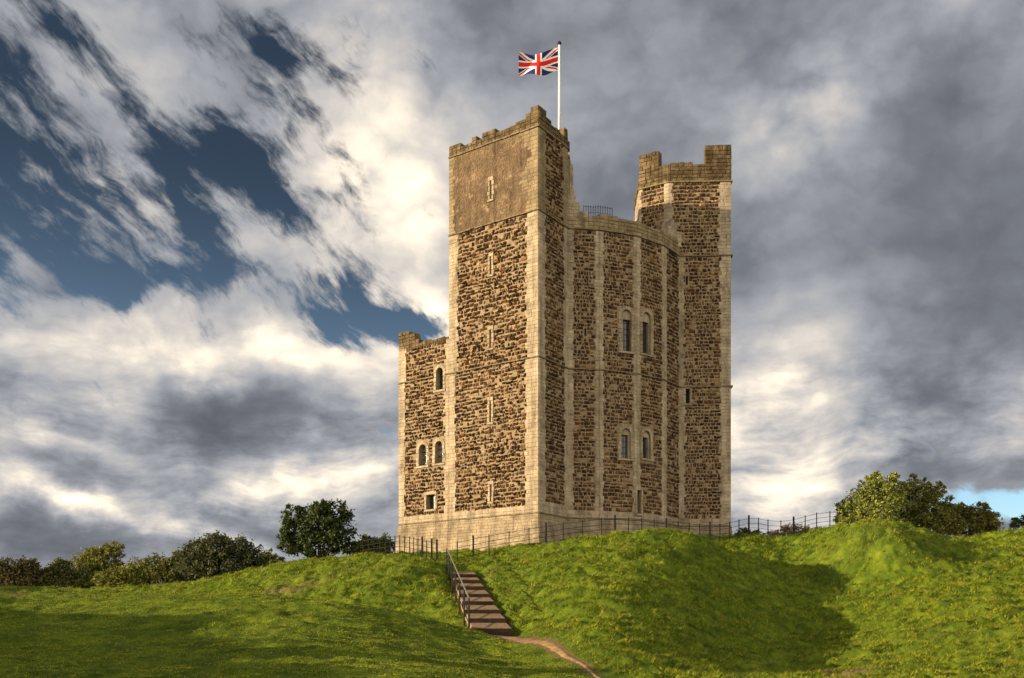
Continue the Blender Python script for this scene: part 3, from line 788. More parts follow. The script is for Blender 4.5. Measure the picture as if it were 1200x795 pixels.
# upper stage: roughcast panel with ragged quoins
cs = [c for c in COURSES if Z_TOP - 1e-6 <= c <= Z_PAR + 1e-6]
rc = MB(); ashu = [MB(), MB(), MB()]      # outer, nearest and inner corner
for k in range(len(cs) - 1):
    za, zc = cs[k], cs[k + 1]; zm = (za + zc) / 2
    hs = [(h[0], h[1]) for h in hAu if h[2] < zm < h[3]]
    l = fAu.bearing(533) + random.uniform(-.12, .12); r_ = fAu.bearing(616 + 5 * math.sin(k * .55)) + random.uniform(-.18, .18)
    for q_, (a, c) in enumerate([(0, l), (r_, fAu.W)]): fill(ashu[q_], fAu, a, c, za, zc, 'ash'); mor.face([fAu.at(a, za), fAu.at(c, za), fAu.at(c, zc), fAu.at(a, zc)])
    for (a, c) in cut([(l, r_)], hs): rc.face([fAu.at(a, za, .028), fAu.at(c, za, .028), fAu.at(c, zc, .028), fAu.at(a, zc, .028)])
lay(fCu, Z_TOP, Z_PAR, strip_px(fCu, (None, 639), (659, None)), [], rub, ashu[1:], mor, .4)
# return wall toward the leads, and plain outer backs
for p0, p1 in ((turret_plan[2], turret_plan[3]), (turret_plan[3], turret_plan[0])):
    pn = Panel(p0, p1, zb(4), Z_PAR); mor.face([pn.at(0, zb(4)), pn.at(pn.W, zb(4)), pn.at(pn.W, Z_PAR), pn.at(0, Z_PAR)])
turret = b.build('turret', M['mor'], castle, label='tallest square turret, sunlit, carrying the flagpole')
rub.build('rubble_stonework', M['rub'], turret); ash.build('corner_stones', M['ash'], turret); [m_.build('upper_corner_stones', M['ashup'], turret) for m_ in ashu]; rc.build('roughcast_panel', M['cast'], turret)
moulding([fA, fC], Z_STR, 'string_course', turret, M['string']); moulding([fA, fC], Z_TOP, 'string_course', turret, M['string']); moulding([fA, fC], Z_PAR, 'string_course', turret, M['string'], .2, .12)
uA = lambda px: max(0, min(fA.W, fA.bearing(px))); uC = lambda px: max(0, min(fC.W, fC.bearing(px)))
bk = Panel(turret_plan[2], turret_plan[3], Z_PAR, zb(33)); lf = Panel(turret_plan[3], turret_plan[0], Z_PAR, zb(33))
parapet([(fA, [(0, uA(540), zb(32.5)), (uA(540), uA(553), zb(32.2)), (uA(553), uA(559), zb(32.55)), (uA(559), uA(565), zb(32.25)), (uA(565), uA(581), zb(32.6)), (uA(581), uA(592), zb(32.3)), (uA(592), uA(604), zb(32.33)), (uA(604), uA(616), zb(32.5)), (uA(616), uA(622), zb(32.8)), (uA(622), fA.W, zb(33.05))], Z_PAR),
         (fC, [(0, uC(640), zb(33.05)), (uC(640), uC(646), zb(32.7)), (uC(646), uC(651), zb(32.45)), (uC(651), uC(656), zb(32.5)), (uC(656), uC(661), zb(32.35)), (uC(661), fC.W, zb(32.95))], Z_PAR),
         (bk, [(0, bk.W, zb(32.3))], Z_PAR), (lf, [(0, lf.W, zb(32.3))], Z_PAR)], 'parapet', turret)
b = MB(); b.prism([tuple(v2(p)) for p in turret_plan], Z_PAR - .5, Z_PAR - .35); b.build('turret_roof', M['lead'], turret)
# broken inner wall stepping down to the wall walk
nE = normal(A_, C_)
dC = (v2(E_) - v2(C_)).normalized(); nC = normal(C_, E_)
rw = Panel(v2(E_) - nC * .12, v2(E_) - nC * .12 + dC * 1.1, Z_TOP, zb(32))
b = MB(); mo_ = MB()
for k, (u0, u1, zt) in enumerate([(0, .55, zb(31.5)), (.55, .85, zb(31.1)), (.85, 1.1, zb(29.5))]):
    V = [rw.at(u0, Z_TOP), rw.at(u1, Z_TOP), rw.at(u1, Z_TOP, -.9), rw.at(u0, Z_TOP, -.9)]
    b.prism([(p.x, p.y) for p in V], Z_TOP - .3, zt)
    cs_ = [c for c in COURSES if Z_TOP <= c < zt - .1]
    for i in range(len(cs_) - 1): fill(b, rw, u0, u1 + random.uniform(-.05, .1), cs_[i], cs_[i + 1], 'ash')
st = Panel(v2(E_) - nC * .05, v2(fB[0].at(1.35, Z_TOP).xy), Z_TOP, zb(30))
for i, (u0, u1, zt) in enumerate([(0, .45, zb(28.7)), (.45, .85, zb(28.35)), (.85, st.W, zb(27.75))]):
    V = [st.at(u0, Z_TOP, -.02), st.at(u1, Z_TOP, -.02), st.at(u1, Z_TOP, -.7), st.at(u0, Z_TOP, -.7)]
    b.prism([(p.x, p.y) for p in V], Z_TOP - .3, zt)
    cs_ = [c for c in COURSES if Z_TOP <= c < zt - .1] + [zt]
    for j in range(len(cs_) - 1): fill(b, st, u0, u1, cs_[j], cs_[j + 1], 'ash')
b.build('broken_wall', M['ash'], turret)

# ---- forebuilding on the left
fb_plan = [F_L, A_, tuple(back(F_L, A_, 7)[1]), tuple(back(F_L, A_, 7)[0])]
b = prism_core(fb_plan, zb(4), zb(18.6), 'forebuilding'); rub, ash = MB(), MB(); mor = b
hF = HOLES[id(fF)]
lay(fF, Z_BASE, Z_STR, strip_px(fF, (None, 475), (521, None)), hF, rub, ash, mor, .9, bands=[(Z_BASE, Z_BASE + .5)])
lay(fF, Z_STR, zb(19.75), strip_px(fF, (None, 476), (522, None)), hF, rub, ash, mor, .9)
for p0, p1 in ((fb_plan[2], fb_plan[3]), (fb_plan[3], fb_plan[0])):
    pn = Panel(p0, p1, zb(4), zb(19.7)); mor.face([pn.at(0, zb(4)), pn.at(pn.W, zb(4)), pn.at(pn.W, zb(19.7)), pn.at(0, zb(19.7))])
fore = b.build('forebuilding', M['mor'], castle, label='lower block joined to the left of the tall turret')
rub.build('rubble_stonework', M['rub'], fore); ash.build('corner_stones', M['ash'], fore); uW = [h for h in hF if h[2] < Z_STR < h[3]][0]
moulding([Panel(F_L, fF.at(uW[0] + .05, 0).xy, Z_BASE, zb(21))], Z_STR, 'string_course', fore, M['string']); moulding([Panel(fF.at(uW[1] - .05, 0).xy, A_, Z_BASE, zb(21))], Z_STR, 'string_course', fore, M['string'])
uF = lambda px: max(0, min(fF.W, fF.bearing(px)))
lfF = Panel(fb_plan[3], fb_plan[0], Z_STR, zb(20))
parapet([(fF, [(0, uF(480), zb(20.9)), (uF(480), uF(487), zb(20.65)), (uF(487), uF(491), zb(20.2))] + [(uF(491 + i * 4.4), uF(495.4 + i * 4.4), zb(19.92 + random.uniform(-.05, .12))) for i in range(8)], zb(19.6)),
         (lfF, [(0, 5, zb(20)), (5, lfF.W, zb(20.8))], zb(19.6))], 'parapet', fore)

# ---- the many sided keep wall between the turrets
cen = v2((3.95, 77.5 * K))
plan = [E_, V1, V2, V3, V4]
a0 = math.atan2(V4[1] - cen.y, V4[0] - cen.x); a1 = math.atan2(E_[1] - cen.y, E_[0] - cen.x) + 2 * math.pi
for i in range(1, 17):
    t = a0 + (a1 - a0) * i / 17; plan.append((cen.x + 8.3 * math.cos(t), cen.y + 8.3 * math.sin(t)))
b = prism_core(plan, zb(4), Z_TOP - .3, 'keep_wall'); rub, ash = MB(), MB(); mor = b
px_edges = [665, 702, 746, 778, 797]
halfs = [(7, 5), (5, 4.5), (4.5, 3), (3, 2.2)]
for i, pn in enumerate(fB):
    hs = HOLES.get(id(pn), [])
    a, c = halfs[i]
    for z0, z1, bd in ((Z_BASE, Z_STR, [(Z_BASE, Z_BASE + .55)]), (Z_STR, Z_TOP, [])):
        lay(pn, z0, z1, strip_px(pn, (None, px_edges[i] + a), (px_edges[i + 1] - c, None)), hs, rub, ash, mor, .5, bands=bd, tooth=.07)
for i in range(4, len(plan)):
    pn = Panel(plan[i], plan[(i + 1) % len(plan)], zb(4), Z_TOP); mor.face([pn.at(0, zb(4)), pn.at(pn.W, zb(4)), pn.at(pn.W, Z_TOP + .8), pn.at(0, Z_TOP + .8)])
keep = b.build('keep_wall', M['mor'], castle, label='many sided wall between the two turrets, banded with pale strips')
rub.build('rubble_stonework', M['rub'], keep); ash.build('corner_strips', M['ash'], keep)
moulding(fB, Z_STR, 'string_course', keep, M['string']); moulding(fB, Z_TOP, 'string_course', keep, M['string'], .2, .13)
capm = M['ash']
def seg(pn, hs): n = len(hs); return [(pn.W * i / n, pn.W * (i + 1) / n, zb(h)) for i, h in enumerate(hs)]
o = parapet([(fB[0], seg(fB[0], [27.35, 27.3, 27.45]), Z_TOP), (fB[1], seg(fB[1], [27.6, 27.6, 27.5, 27.5]), Z_TOP), (fB[2], seg(fB[2], [27.55, 27.5, 27.45, 27.5]), Z_TOP), (fB[3], seg(fB[3], [27.5, 27.55, 27.6]), Z_TOP)], 'parapet', keep)
o.data.materials[0] = m_ashlar('weathered_parapet_stone', (.80, .76, .68), .35)
b = MB(); b.prism([(cen.x + (v2(p) - cen).x * .97, cen.y + (v2(p) - cen).y * .97) for p in plan], Z_TOP - .2, Z_TOP - .05); b.build('keep_roof', M['lead'], keep)

# ---- the right hand turret
r2 = (R1[0] + .25, R1[1] + 6.6); q3 = (Q2[0] + .2, R1[1] + 6.6)
rt_plan = [V4, R1, r2, (V4[0], r2[1])]
b = prism_core(rt_plan, zb(4), Z_TOP, 'turret'); rub, ash = MB(), MB(); mor = b
hR = HOLES[id(fR)]
lay(fR, Z_BASE, Z_STR, strip_px(fR, (None, 803), (844, None)), hR, rub, ash, mor, .5, bands=[(Z_BASE, Z_BASE + .5)])
lay(fR, Z_STR, Z_TOP, strip_px(fR, (None, 802), (844, None)), hR, rub, ash, mor, .5)
up = [Q0, R1, r2, q3, Q2, Q1]
uq = [MB(), MB(), MB()]      # inner, middle and outer corner
lay(fRu, Z_TOP, Z_PAR, strip_px(fRu, (None, 788), (842, None)), [], rub, uq[1:], mor, .5)
lay(fQ, Z_TOP, Z_PAR, strip_px(fQ, (None, 752), (778, None)), [], rub, uq[:2], mor, .5)
lay(fQ2, Z_TOP, Z_PAR, [(0, fQ2.W)], [], None, uq[0], mor, .5)
c2 = prism_core(up, Z_TOP - .5, Z_PAR - .5, 'x'); b.poly(c2.v, c2.f)
for p0, p1, z0, z1 in ((R1, r2, zb(4), Z_PAR), (r2, q3, zb(4), Z_PAR), (q3, Q2, Z_TOP, Z_PAR)):
    pn = Panel(p0, p1, z0, z1); mor.face([pn.at(0, z0), pn.at(pn.W, z0), pn.at(pn.W, z1), pn.at(0, z1)])
rtur = b.build('turret', M['mor'], castle, label='right hand turret with two tall merlons, standing in shade')
rub.build('rubble_stonework', M['rub'], rtur); ash.build('corner_stones', M['ash'], rtur); [m_.build('corner_stones', M['ash'], rtur) for m_ in uq]
sideR = Panel(R1, r2, Z_BASE, Z_PAR)
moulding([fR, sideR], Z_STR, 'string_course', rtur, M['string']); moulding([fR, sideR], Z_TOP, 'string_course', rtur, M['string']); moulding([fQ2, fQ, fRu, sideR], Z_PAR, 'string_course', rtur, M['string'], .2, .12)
uR = lambda px: max(0, min(fRu.W, fRu.bearing(px))); uQ = lambda px: max(0, min(fQ.W, fQ.bearing(px)))
bkR = Panel(r2, q3, Z_PAR, zb(33)); lR = Panel(q3, Q2, Z_PAR, zb(33))
parapet([(fRu, [(0, uR(786), zb(33.05)), (uR(786), uR(812), zb(33.12)), (uR(812), uR(826), zb(32.95)), (uR(826), fRu.W, zb(34.28))], Z_PAR),
         (fQ, [(0, uQ(772), zb(34.15)), (uQ(772), uQ(776), zb(33.0)), (uQ(776), fQ.W, zb(33.05))], Z_PAR),
         (fQ2, [(0, fQ2.W, zb(32.6))], Z_PAR), (sideR, [(0, 1.2, zb(34.28)), (1.2, 4.5, zb(33)), (4.5, sideR.W, zb(33.8))], Z_PAR), (bkR, [(0, bkR.W, zb(33))], Z_PAR), (lR, [(0, lR.W, zb(33))], Z_PAR)], 'parapet', rtur, .55)
b = MB(); b.prism([tuple(v2(p)) for p in up], Z_PAR - .5, Z_PAR - .35); b.build('turret_roof', M['lead'], rtur)
# stub of broken wall where the keep parapet meets this turret
b = MB(); sb = Panel(G(783, 73.3), G(799, 74.1), Z_TOP + .9, zb(30))
for i, (u0, u1, zt) in enumerate([(0, .25, zb(28.4)), (.25, .55, zb(28.9)), (.55, .8, zb(28.75)), (.8, sb.W, zb(28.2))]):
    V = [sb.at(u0, Z_TOP), sb.at(u1, Z_TOP), sb.at(u1, Z_TOP, -.9), sb.at(u0, Z_TOP, -.9)]
    b.prism([(p.x, p.y) for p in V], Z_TOP + .6, zt)
    cs_ = [c for c in COURSES if Z_TOP + .9 <= c < zt - .1] + [zt]
    for j in range(len(cs_) - 1): fill(b, sb, u0, u1, cs_[j], cs_[j + 1], 'ash')
b.build('broken_wall', M['ash'], rtur)
# little corbel on the lit inner edge
b = MB(); p = fQ2.at(fQ2.W * .5, zb(29.2)); b.prism([(p.x - .45, p.y - .25), (p.x + .2, p.y - .25), (p.x + .2, p.y + .25), (p.x - .45, p.y + .25)], zb(29.0), zb(29.35)); b.build('corbel', M['ash'], rtur)

# ---- battered foot of the walls
nF, nA, nCn = normal(F_L, A_), normal(A_, C_), normal(C_, E_); nL = Vector((-nCn.x, -nCn.y))
nb_ = [normal(f.P0, f.P1) for f in fB]; nR = normal(V4, R1); nS = normal(R1, r2)
fl = .42
feet = [v2(F_L) + mitre(nL, nF) * fl, v2(A_) + mitre(nF, nA) * fl, v2(C_) + mitre(nA, nCn) * fl, v2(E_) + (nCn + nb_[0]) * fl * .8, v2(V1) + mitre(nb_[0], nb_[1]) * fl, v2(V2) + mitre(nb_[1], nb_[2]) * fl, v2(V3) + mitre(nb_[2], nb_[3]) * fl, v2(V4) + (nb_[3] + nR) * fl * .6, v2(R1) + mitre(nR, nS) * fl, v2(r2) + nS * fl]
make_plinth([(fF, feet[0], feet[1])], fore); make_plinth([(fA, feet[1], feet[2]), (fC, feet[2], feet[3])], turret)
make_plinth([(fB[i], feet[3 + i], feet[4 + i]) for i in range(4)], keep); make_plinth([(fR, feet[7], feet[8]), (sideR, feet[8], feet[9])], rtur)
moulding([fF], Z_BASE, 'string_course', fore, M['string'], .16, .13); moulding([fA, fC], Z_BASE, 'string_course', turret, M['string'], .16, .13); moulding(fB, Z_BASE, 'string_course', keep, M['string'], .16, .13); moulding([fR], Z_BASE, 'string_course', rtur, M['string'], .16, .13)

# ------------------------------------------------------------------ flag, pole, roof railing
fx, fy = G(655.5, 69); zt = ZZ(53, 69)
fp = thing('flagpole', 'white flagpole with dark round cap on the tallest turret roof', 'flagpole', (fx, fy, Z_PAR - .35))
b = MB(); b.tube([(fx, fy, Z_PAR - .4), (fx, fy, zt)], [.10, .065], 10); b.build('pole', M['pole'], fp, True)
b = MB(); b.tube([(fx, fy, zt), (fx, fy, zt + .06), (fx, fy, zt + .17), (fx, fy, zt + .24)], [.05, .13, .13, .04], 10); b.build('finial', M['iron'], fp, True)
def flag():
    W, H, nx_, ny_ = 2.62, 1.50, 144, 72; b = MB(); V = []
    for j in range(ny_ + 1):
        for i in range(nx_ + 1):
            s, t = i / nx_, j / ny_
            x = fx - .08 - s * W * .985; wob = math.sin(s * 8.5 + t * 1.6) * .26 * s ** .6
            y = fy + wob - s * .3
            z = zt - .16 - (1 - t) * H * (1 - .10 * s) - .95 * s + .45 * s * s + .11 * (math.sin(s * 8.5 + .8) - .72) + (1 - t) * .0
            V.append((x, y, z))
    F_ = []; mi = []
    for j in range(ny_):
        for i in range(nx_):
            F_.append((j * (nx_ + 1) + i, j * (nx_ + 1) + i + 1, (j + 1) * (nx_ + 1) + i + 1, (j + 1) * (nx_ + 1) + i))
            x = (i + .5) / nx_ * 60 - 30; y = (j + .5) / ny_ * 30 - 15
            c = 0
            d1 = (y - x / 2) / math.sqrt(1.25); d2 = (y + x / 2) / math.sqrt(1.25)
            if abs(d1) < 3 or abs(d2) < 3: c = 1
            if (x > 0 and -2 < d1 < 0) or (x < 0 and 0 < d1 < 2) or (x < 0 and -2 < d2 < 0) or (x > 0 and 0 < d2 < 2): c = 2
            if abs(x) < 5 or abs(y) < 5: c = 1
            if abs(x) < 3 or abs(y) < 3: c = 2
            mi.append(c)
    b.v = V; b.f = F_; b.mi = mi
    o = b.build('flag', [M['blue'], M['white'], M['red']], smooth=True)
    return tag(o, 'Union Jack flag in red, white and blue flying from the pole', 'flag')
flag()
rr = thing('roof_railing', 'thin black safety railing on the wall top between the turrets', 'railing', (*G(700, 73), Z_TOP))
def rail_line(parent, plist, tops, rails, rpost, rrail, mpost, mrail, heavy=()):
    """posts standing on the points of plist with rails between them"""
    for i, (x, y, z) in enumerate(plist):
        b = MB(); big = i in heavy; hh = tops[i] + (.14 if big else 0); r_ = rpost * (1.9 if big else 1)
        b.prism([(x - r_, y - r_), (x + r_, y - r_), (x + r_, y + r_), (x - r_, y + r_)], z - .3, z + hh); b.build('post', mpost, parent)
    for h in rails:
        b = MB(); b.tube([(x, y, z + h) for (x, y, z) in plist], rrail, 5); b.build('rail', mrail, parent)
pl = [tuple(fB[0].at(fB[0].bearing(685 + i * 2.8), zb(27.35), -.28)) for i in range(6)] + [tuple(fB[1].at(fB[1].bearing(703 + i * 2.8), zb(27.4), -.28)) for i in range(7)]
rail_line(rr, pl, [.92] * 13, [.45, .84], .016, .013, M['iron'], M['iron'])

# ------------------------------------------------------------------ steps
st = thing('flight_of_steps', 'flight of broad earth steps with dark timber risers climbing between the mounds', 'steps', STEP_A)
NS = 8; d = STEP_B - STEP_A; dxy = Vector((d.x, d.y, 0)); L = dxy.length; dxy.normalize(); sx = Vector((dxy.y, -dxy.x, 0))
for k in range(NS):
    t0, t1 = k / NS, (k + 1) / NS; hw0 = .76 - .13 * t0; hw1 = .76 - .13 * t1
    z0 = STEP_A.z + d.z * t0; rise = .17; z1 = STEP_A.z + d.z * t1
    a = STEP_A + dxy * L * t0; c = STEP_A + dxy * L * t1
    sk = [random.uniform(-.05, .05) for _ in range(4)]
    b = MB()
    la, ra, lc, rc_ = a - sx * hw0, a + sx * hw0, c - sx * hw1, c + sx * hw1
    b.poly([(la.x, la.y, z0 + rise - .02), (ra.x, ra.y, z0 + rise - .02), (rc_.x, rc_.y, z1 + .005), (lc.x, lc.y, z1 + .005), (la.x, la.y, z0 - .3), (ra.x, ra.y, z0 - .3), (rc_.x, rc_.y, z0 - .3), (lc.x, lc.y, z0 - .3)],
           [(0, 1, 2, 3), (4, 5, 1, 0), (5, 6, 2, 1), (7, 4, 0, 3), (6, 7, 3, 2)])
    tr = b.build('tread', M['tread'], st)
    b = MB(); e = dxy * .07; h0 = rise + sk[2] * .3
    la, ra = a - sx * (hw0 + .05 + sk[0]), a + sx * (hw0 + .05 + sk[1])
    pl = [la - e, ra - e, ra + e * .5, la + e * .5]
    b.prism([(p.x, p.y) for p in pl], z0 - .15, z0 + h0)
    o = b.build('riser_board', M['board']); set_parent_world(o, tr)

# handrail up the left side of the steps
hr = thing('stair_handrail', 'grey and black metal handrail down the left side of the steps', 'handrail', P3(552, 734, 43))
hp = []
for t in (0.03, .19, .36, .53, .70, .86, 1.0):
    p = STEP_A + dxy * L * t - sx * (.92 - .1 * t); hp.append((p.x, p.y, STEP_A.z + d.z * t + .05))
for (x, y, z) in hp:
    b = MB(); b.tube([(x, y, z - .4), (x, y, z + 1.22)], .038, 6); b.build('post', M['iron'], hr)
b = MB(); b.tube([(x, y, z + 1.25) for x, y, z in hp], .033, 8); b.build('top_rail', M['rail'], hr)
b = MB(); b.tube([(x, y, z + .68) for x, y, z in hp], .024, 6); b.build('mid_rail', M['iron'], hr)
b = MB(); b.tube([(x, y, z + .22) for x, y, z in hp], .020, 6); b.build('low_rail', M['iron'], hr)

# ------------------------------------------------------------------ estate fence round the keep
def on_ground(px, D): x, y = G(px, D); return (x, y, gz(x, y))
def smooth_z(x, y): return float(base_z(np.array([x]), np.array([y]))[0])
def resample(keys, step):
    P_ = [Vector(G(a, D)) for a, D in keys]; o = []
    for i in range(len(P_) - 1):
        n = max(1, round((P_[i + 1] - P_[i]).length / step)); o += [P_[i].lerp(P_[i + 1], k / n) for k in range(n)]
    o.append(P_[-1]); return [(p.x, p.y, smooth_z(p.x, p.y)) for p in o]
fl_ = thing('estate_fence', 'thin black iron fence left of the steps at the foot of the lower block', 'fence', on_ground(470, 65))
p_ = resample([(425, 70), (452, 68), (480, 64.5), (500, 61.5), (512, 60.0)], .72)
rail_line(fl_, p_, [1.3] * len(p_), [.3, .6, .9, 1.22], .027, .014, M['iron'], M['iron'], heavy=(len(p_) - 1, len(p_) - 2, len(p_) - 4))
fm_ = thing('estate_fence', 'long thin black iron fence curving along the mound top before the keep wall', 'fence', on_ground(720, 64))
p_ = resample([(536, 61.5), (573, 62.3), (620, 62.8), (660, 62.6), (705, 62.9), (752, 64), (795, 65.5), (832, 67.5), (866, 70), (900, 72), (930, 73), (957, 74), (988, 74.5)], 1.06)
rail_line(fm_, p_, [1.3] * len(p_), [.3, .6, .9, 1.22], .027, .014, M['iron'], M['iron'], heavy=[i for i in range(len(p_)) if i % 4 == 1])

# ------------------------------------------------------------------ trees and shrubs
def leaves(centres, radii, n, size, rng, clump=.30, shell=.55):
    """leaf faces gathered in sprays spread through the lobes of a crown"""
    centres = np.array(centres, float); radii = np.array(radii, float)
    w = radii.prod(1) ** (2 / 3); w /= w.sum()
    ncl = max(12, n // 34); li = rng.choice(len(centres), ncl, p=w)
    dirs = rng.normal(size=(ncl, 3)); dirs /= np.linalg.norm(dirs, axis=1)[:, None]
    rad = shell + (1.08 - shell) * rng.random(ncl) ** .7
    cl = centres[li] + dirs * radii[li] * rad[:, None]
    spread = radii[li].mean(1) * clump * rng.uniform(.5, 1.25, ncl)
    k = rng.integers(0, ncl, n)
    p = cl[k] + rng.normal(size=(n, 3)) * spread[k][:, None] * np.array([.62, .62, .5])
    a = rng.normal(size=(n, 3)); a /= np.linalg.norm(a, axis=1)[:, None]
    b_ = np.cross(a, rng.normal(size=(n, 3))); b_ /= np.linalg.norm(b_, axis=1)[:, None]
    s = size * rng.uniform(.6, 1.35, n)[:, None]
    V = np.stack([p - a * s, p + b_ * s * .5, p + a * s, p - b_ * s * .5], 1).reshape(-1, 3)
    return V, np.arange(n * 4).reshape(-1, 4)
SEED = [10]
def tree(name, label, cat, base_px, D, base_py, lobes, stops, n, size, group=None, trunk_r=.16, clump=.30, shell=.55, stems=1):
    """lobes: (px, py, rx_px, ry_px, depth offset in metres)"""
    SEED[0] += 1; rng = np.random.default_rng(SEED[0])
    x, y = G(base_px, D); zg = gz(x, y)
    zbase = zg
    t = thing(name, label, cat, (x, y, zbase), group)
    sc = D / 1240.0
    cs_, rs = [], []
    for (px, py, rx, ry, dy) in lobes:
        cs_.append(((px - 600) * sc, D * K + dy, ZZ(py, D))); rs.append((rx * sc, (rx + ry) * .5 * sc, ry * sc))
    V, F_ = leaves(cs_, rs, n, size, rng, clump, shell)
    me = np_mesh('crown', V - np.array([x, y, zbase]), F_, m_leaf('foliage_' + str(SEED[0]), stops, .30))
    o = bpy.data.objects.new('crown', me); COL.objects.link(o); o.parent = t
    b = MB(); r = random.Random(SEED[0])
    cz = sum(c[2] for c in cs_) / len(cs_)
    for s in range(stems):
        bx, by = x + r.uniform(-.4, .4) * (stems > 1), y + r.uniform(-.3, .3) * (stems > 1)
        fork = Vector((bx + r.uniform(-.2, .2), by, zbase + max(.5, (cz - zbase) * .45)))
        b.tube([(bx, by, zbase - .4), Vector((bx, by, zbase)).lerp(fork, .5) + Vector((r.uniform(-.08, .08), 0, 0)), fork], [trunk_r * 1.3, trunk_r, trunk_r * .8], 7)
        for i, c in enumerate(cs_):
            if stems > 1 and i % stems != s: continue
            c = Vector(c); m_ = fork.lerp(c, .5) + Vector((r.uniform(-.3, .3), r.uniform(-.3, .3), r.uniform(0, .3)))
            b.tube([fork, m_, c], [trunk_r * .6, trunk_r * .38, trunk_r * .15], 5)
            for k in range(4):
                e = c + Vector((r.uniform(-1, 1) * rs[i][0], r.uniform(-1, 1) * rs[i][1], r.uniform(-.2, 1) * rs[i][2])) * .8
                b.tube([m_.lerp(c, .6), e], [trunk_r * .22, trunk_r * .07], 4)
    b.build('trunk', M['bark'], t, True)
    return t
DARK = [(0, (0.025, 0.040, 0.014)), (.5, (0.046, 0.078, 0.022)), (1, (0.093, 0.132, 0.034))]
MID = [(0, (0.043, 0.065, 0.016)), (.5, (0.096, 0.127, 0.028)), (1, (0.202, 0.225, 0.053))]
OLIVE = [(0, (.060, .078, .018)), (.5, (.135, .155, .034)), (1, (.27, .26, .07))]
BROWN = [(0, (.050, .046, .018)), (.5, (.105, .088, .034)), (1, (.19, .150, .06))]
GOLD = [(0, (.075, .095, .018)), (.5, (.165, .185, .034)), (1, (.31, .29, .065))]
LIME = [(0, (.10, .135, .028)), (.5, (.23, .27, .055)), (1, (.40, .42, .11))]
PINK = [(0, (0.186, 0.132, 0.085)), (.5, (0.372, 0.264, 0.186)), (1, (0.558, 0.434, 0.326))]
gl = 'bushes along the left skyline'
tree('broadleaf_tree', 'big dark green broadleaf tree rising highest on the left skyline beside the keep', 'tree', 372, 92, 652,
     [(372, 612, 22, 22, 0), (350, 625, 22, 20, .6), (392, 604, 20, 15, .3), (398, 632, 17, 18, 0), (345, 604, 13, 11, -.3), (365, 640, 30, 14, .4), (335, 636, 12, 14, 0), (408, 640, 10, 10, 0), (375, 597, 14, 9, 0), (338, 615, 10, 10, .4), (385, 622, 18, 16, -.5)], DARK, 11000, .16, None, .22, .28, .5)
tree('rounded_shrub', 'broad dome shaped dark grey green shrub left of the tall broadleaf tree', 'shrub', 258, 88, 678,
     [(258, 652, 38, 25, 0), (233, 661, 27, 20, .5), (287, 657, 24, 22, -.3), (220, 672, 17, 14, 0), (258, 670, 46, 16, -.6), (299, 667, 14, 14, 0), (250, 642, 22, 15, 0)], [(0, (.030, .040, .016)), (.5, (.062, .078, .032)), (1, (.13, .145, .07))], 22000, .13, gl, .12, .17, .62, 3)
tree('sapling', 'small green sapling squeezed between dome shrub and tall broadleaf tree', 'shrub', 316, 94, 668,
     [(316, 650, 7, 9, 0), (311, 658, 7, 8, 0), (322, 659, 9, 9, 0), (316, 664, 14, 8, 0)], MID, 3000, .13, gl, .06, .4, .4)
tree('hedge_bush', 'low bright green bush between the tall broadleaf tree and the keep', 'shrub', 438, 96, 655,
     [(428, 638, 11, 9, 0), (446, 637, 12, 9, 0), (438, 645, 20, 9, 0), (456, 643, 8, 9, 0), (440, 650, 24, 8, 0)], MID, 6000, .14, gl, .08, .3, .5, 2)
tree('bush', 'olive green bushy mass left of the dome shaped shrub', 'shrub', 186, 90, 686,
     [(180, 663, 16, 13, 0), (198, 668, 16, 14, 0), (168, 672, 14, 12, 0), (206, 660, 12, 12, .5), (186, 678, 34, 14, 0), (162, 680, 14, 10, 0)], OLIVE, 11000, .13, gl, .08, .3, .5, 3)
tree('autumn_tree', 'golden olive tree with ragged top, tallest of the left hand bushes', 'tree', 118, 96, 692,
     [(132, 645, 13, 9, 0), (112, 652, 16, 11, 0), (97, 662, 14, 14, .4), (125, 662, 18, 14, 0), (108, 674, 24, 13, 0), (136, 674, 14, 14, 0), (88, 680, 14, 12, 0), (112, 686, 34, 10, 0)], [(0, (.07, .088, .018)), (.5, (.15, .165, .03)), (1, (.28, .27, .065))], 12000, .13, gl, .12, .34, .45, 2)
tree('bush', 'low yellowish bush in front of the golden olive tree', 'shrub', 140, 86, 690,
     [(138, 676, 15, 11, 0), (152, 672, 10, 12, 0), (126, 680, 14, 10, 0), (142, 686, 22, 9, 0)], GOLD, 6000, .12, gl, .06, .3, .5, 2)
tree('bare_shrub', 'thin twiggy half bare shrub between the golden tree and the olive mass', 'shrub', 158, 95, 682,
     [(157, 662, 8, 13, 0), (163, 658, 5, 10, 0)], BROWN, 350, .09, gl, .05, .5, .3, 3)
tree('bush', 'reddish brown bush at the far left edge of the skyline', 'shrub', 14, 92, 690,
     [(8, 668, 18, 12, 0), (26, 670, 14, 11, 0), (-12, 668, 18, 14, 0), (14, 682, 32, 12, 0), (34, 664, 12, 9, 0)], BROWN, 10000, .13, gl, .08, .32, .5, 3)
tree('bush', 'dull brown green bush right of the reddish edge bush', 'shrub', 52, 94, 690,
     [(44, 675, 14, 10, 0), (60, 672, 12, 11, 0), (72, 666, 10, 10, 0), (56, 682, 22, 9, 0), (80, 676, 12, 11, 0), (62, 688, 34, 10, 0)], [(0, (.048, .06, .018)), (.5, (.10, .115, .034)), (1, (.19, .19, .06))], 10000, .13, gl, .08, .34, .45, 3)
gr = 'bushes behind the right hand mound'
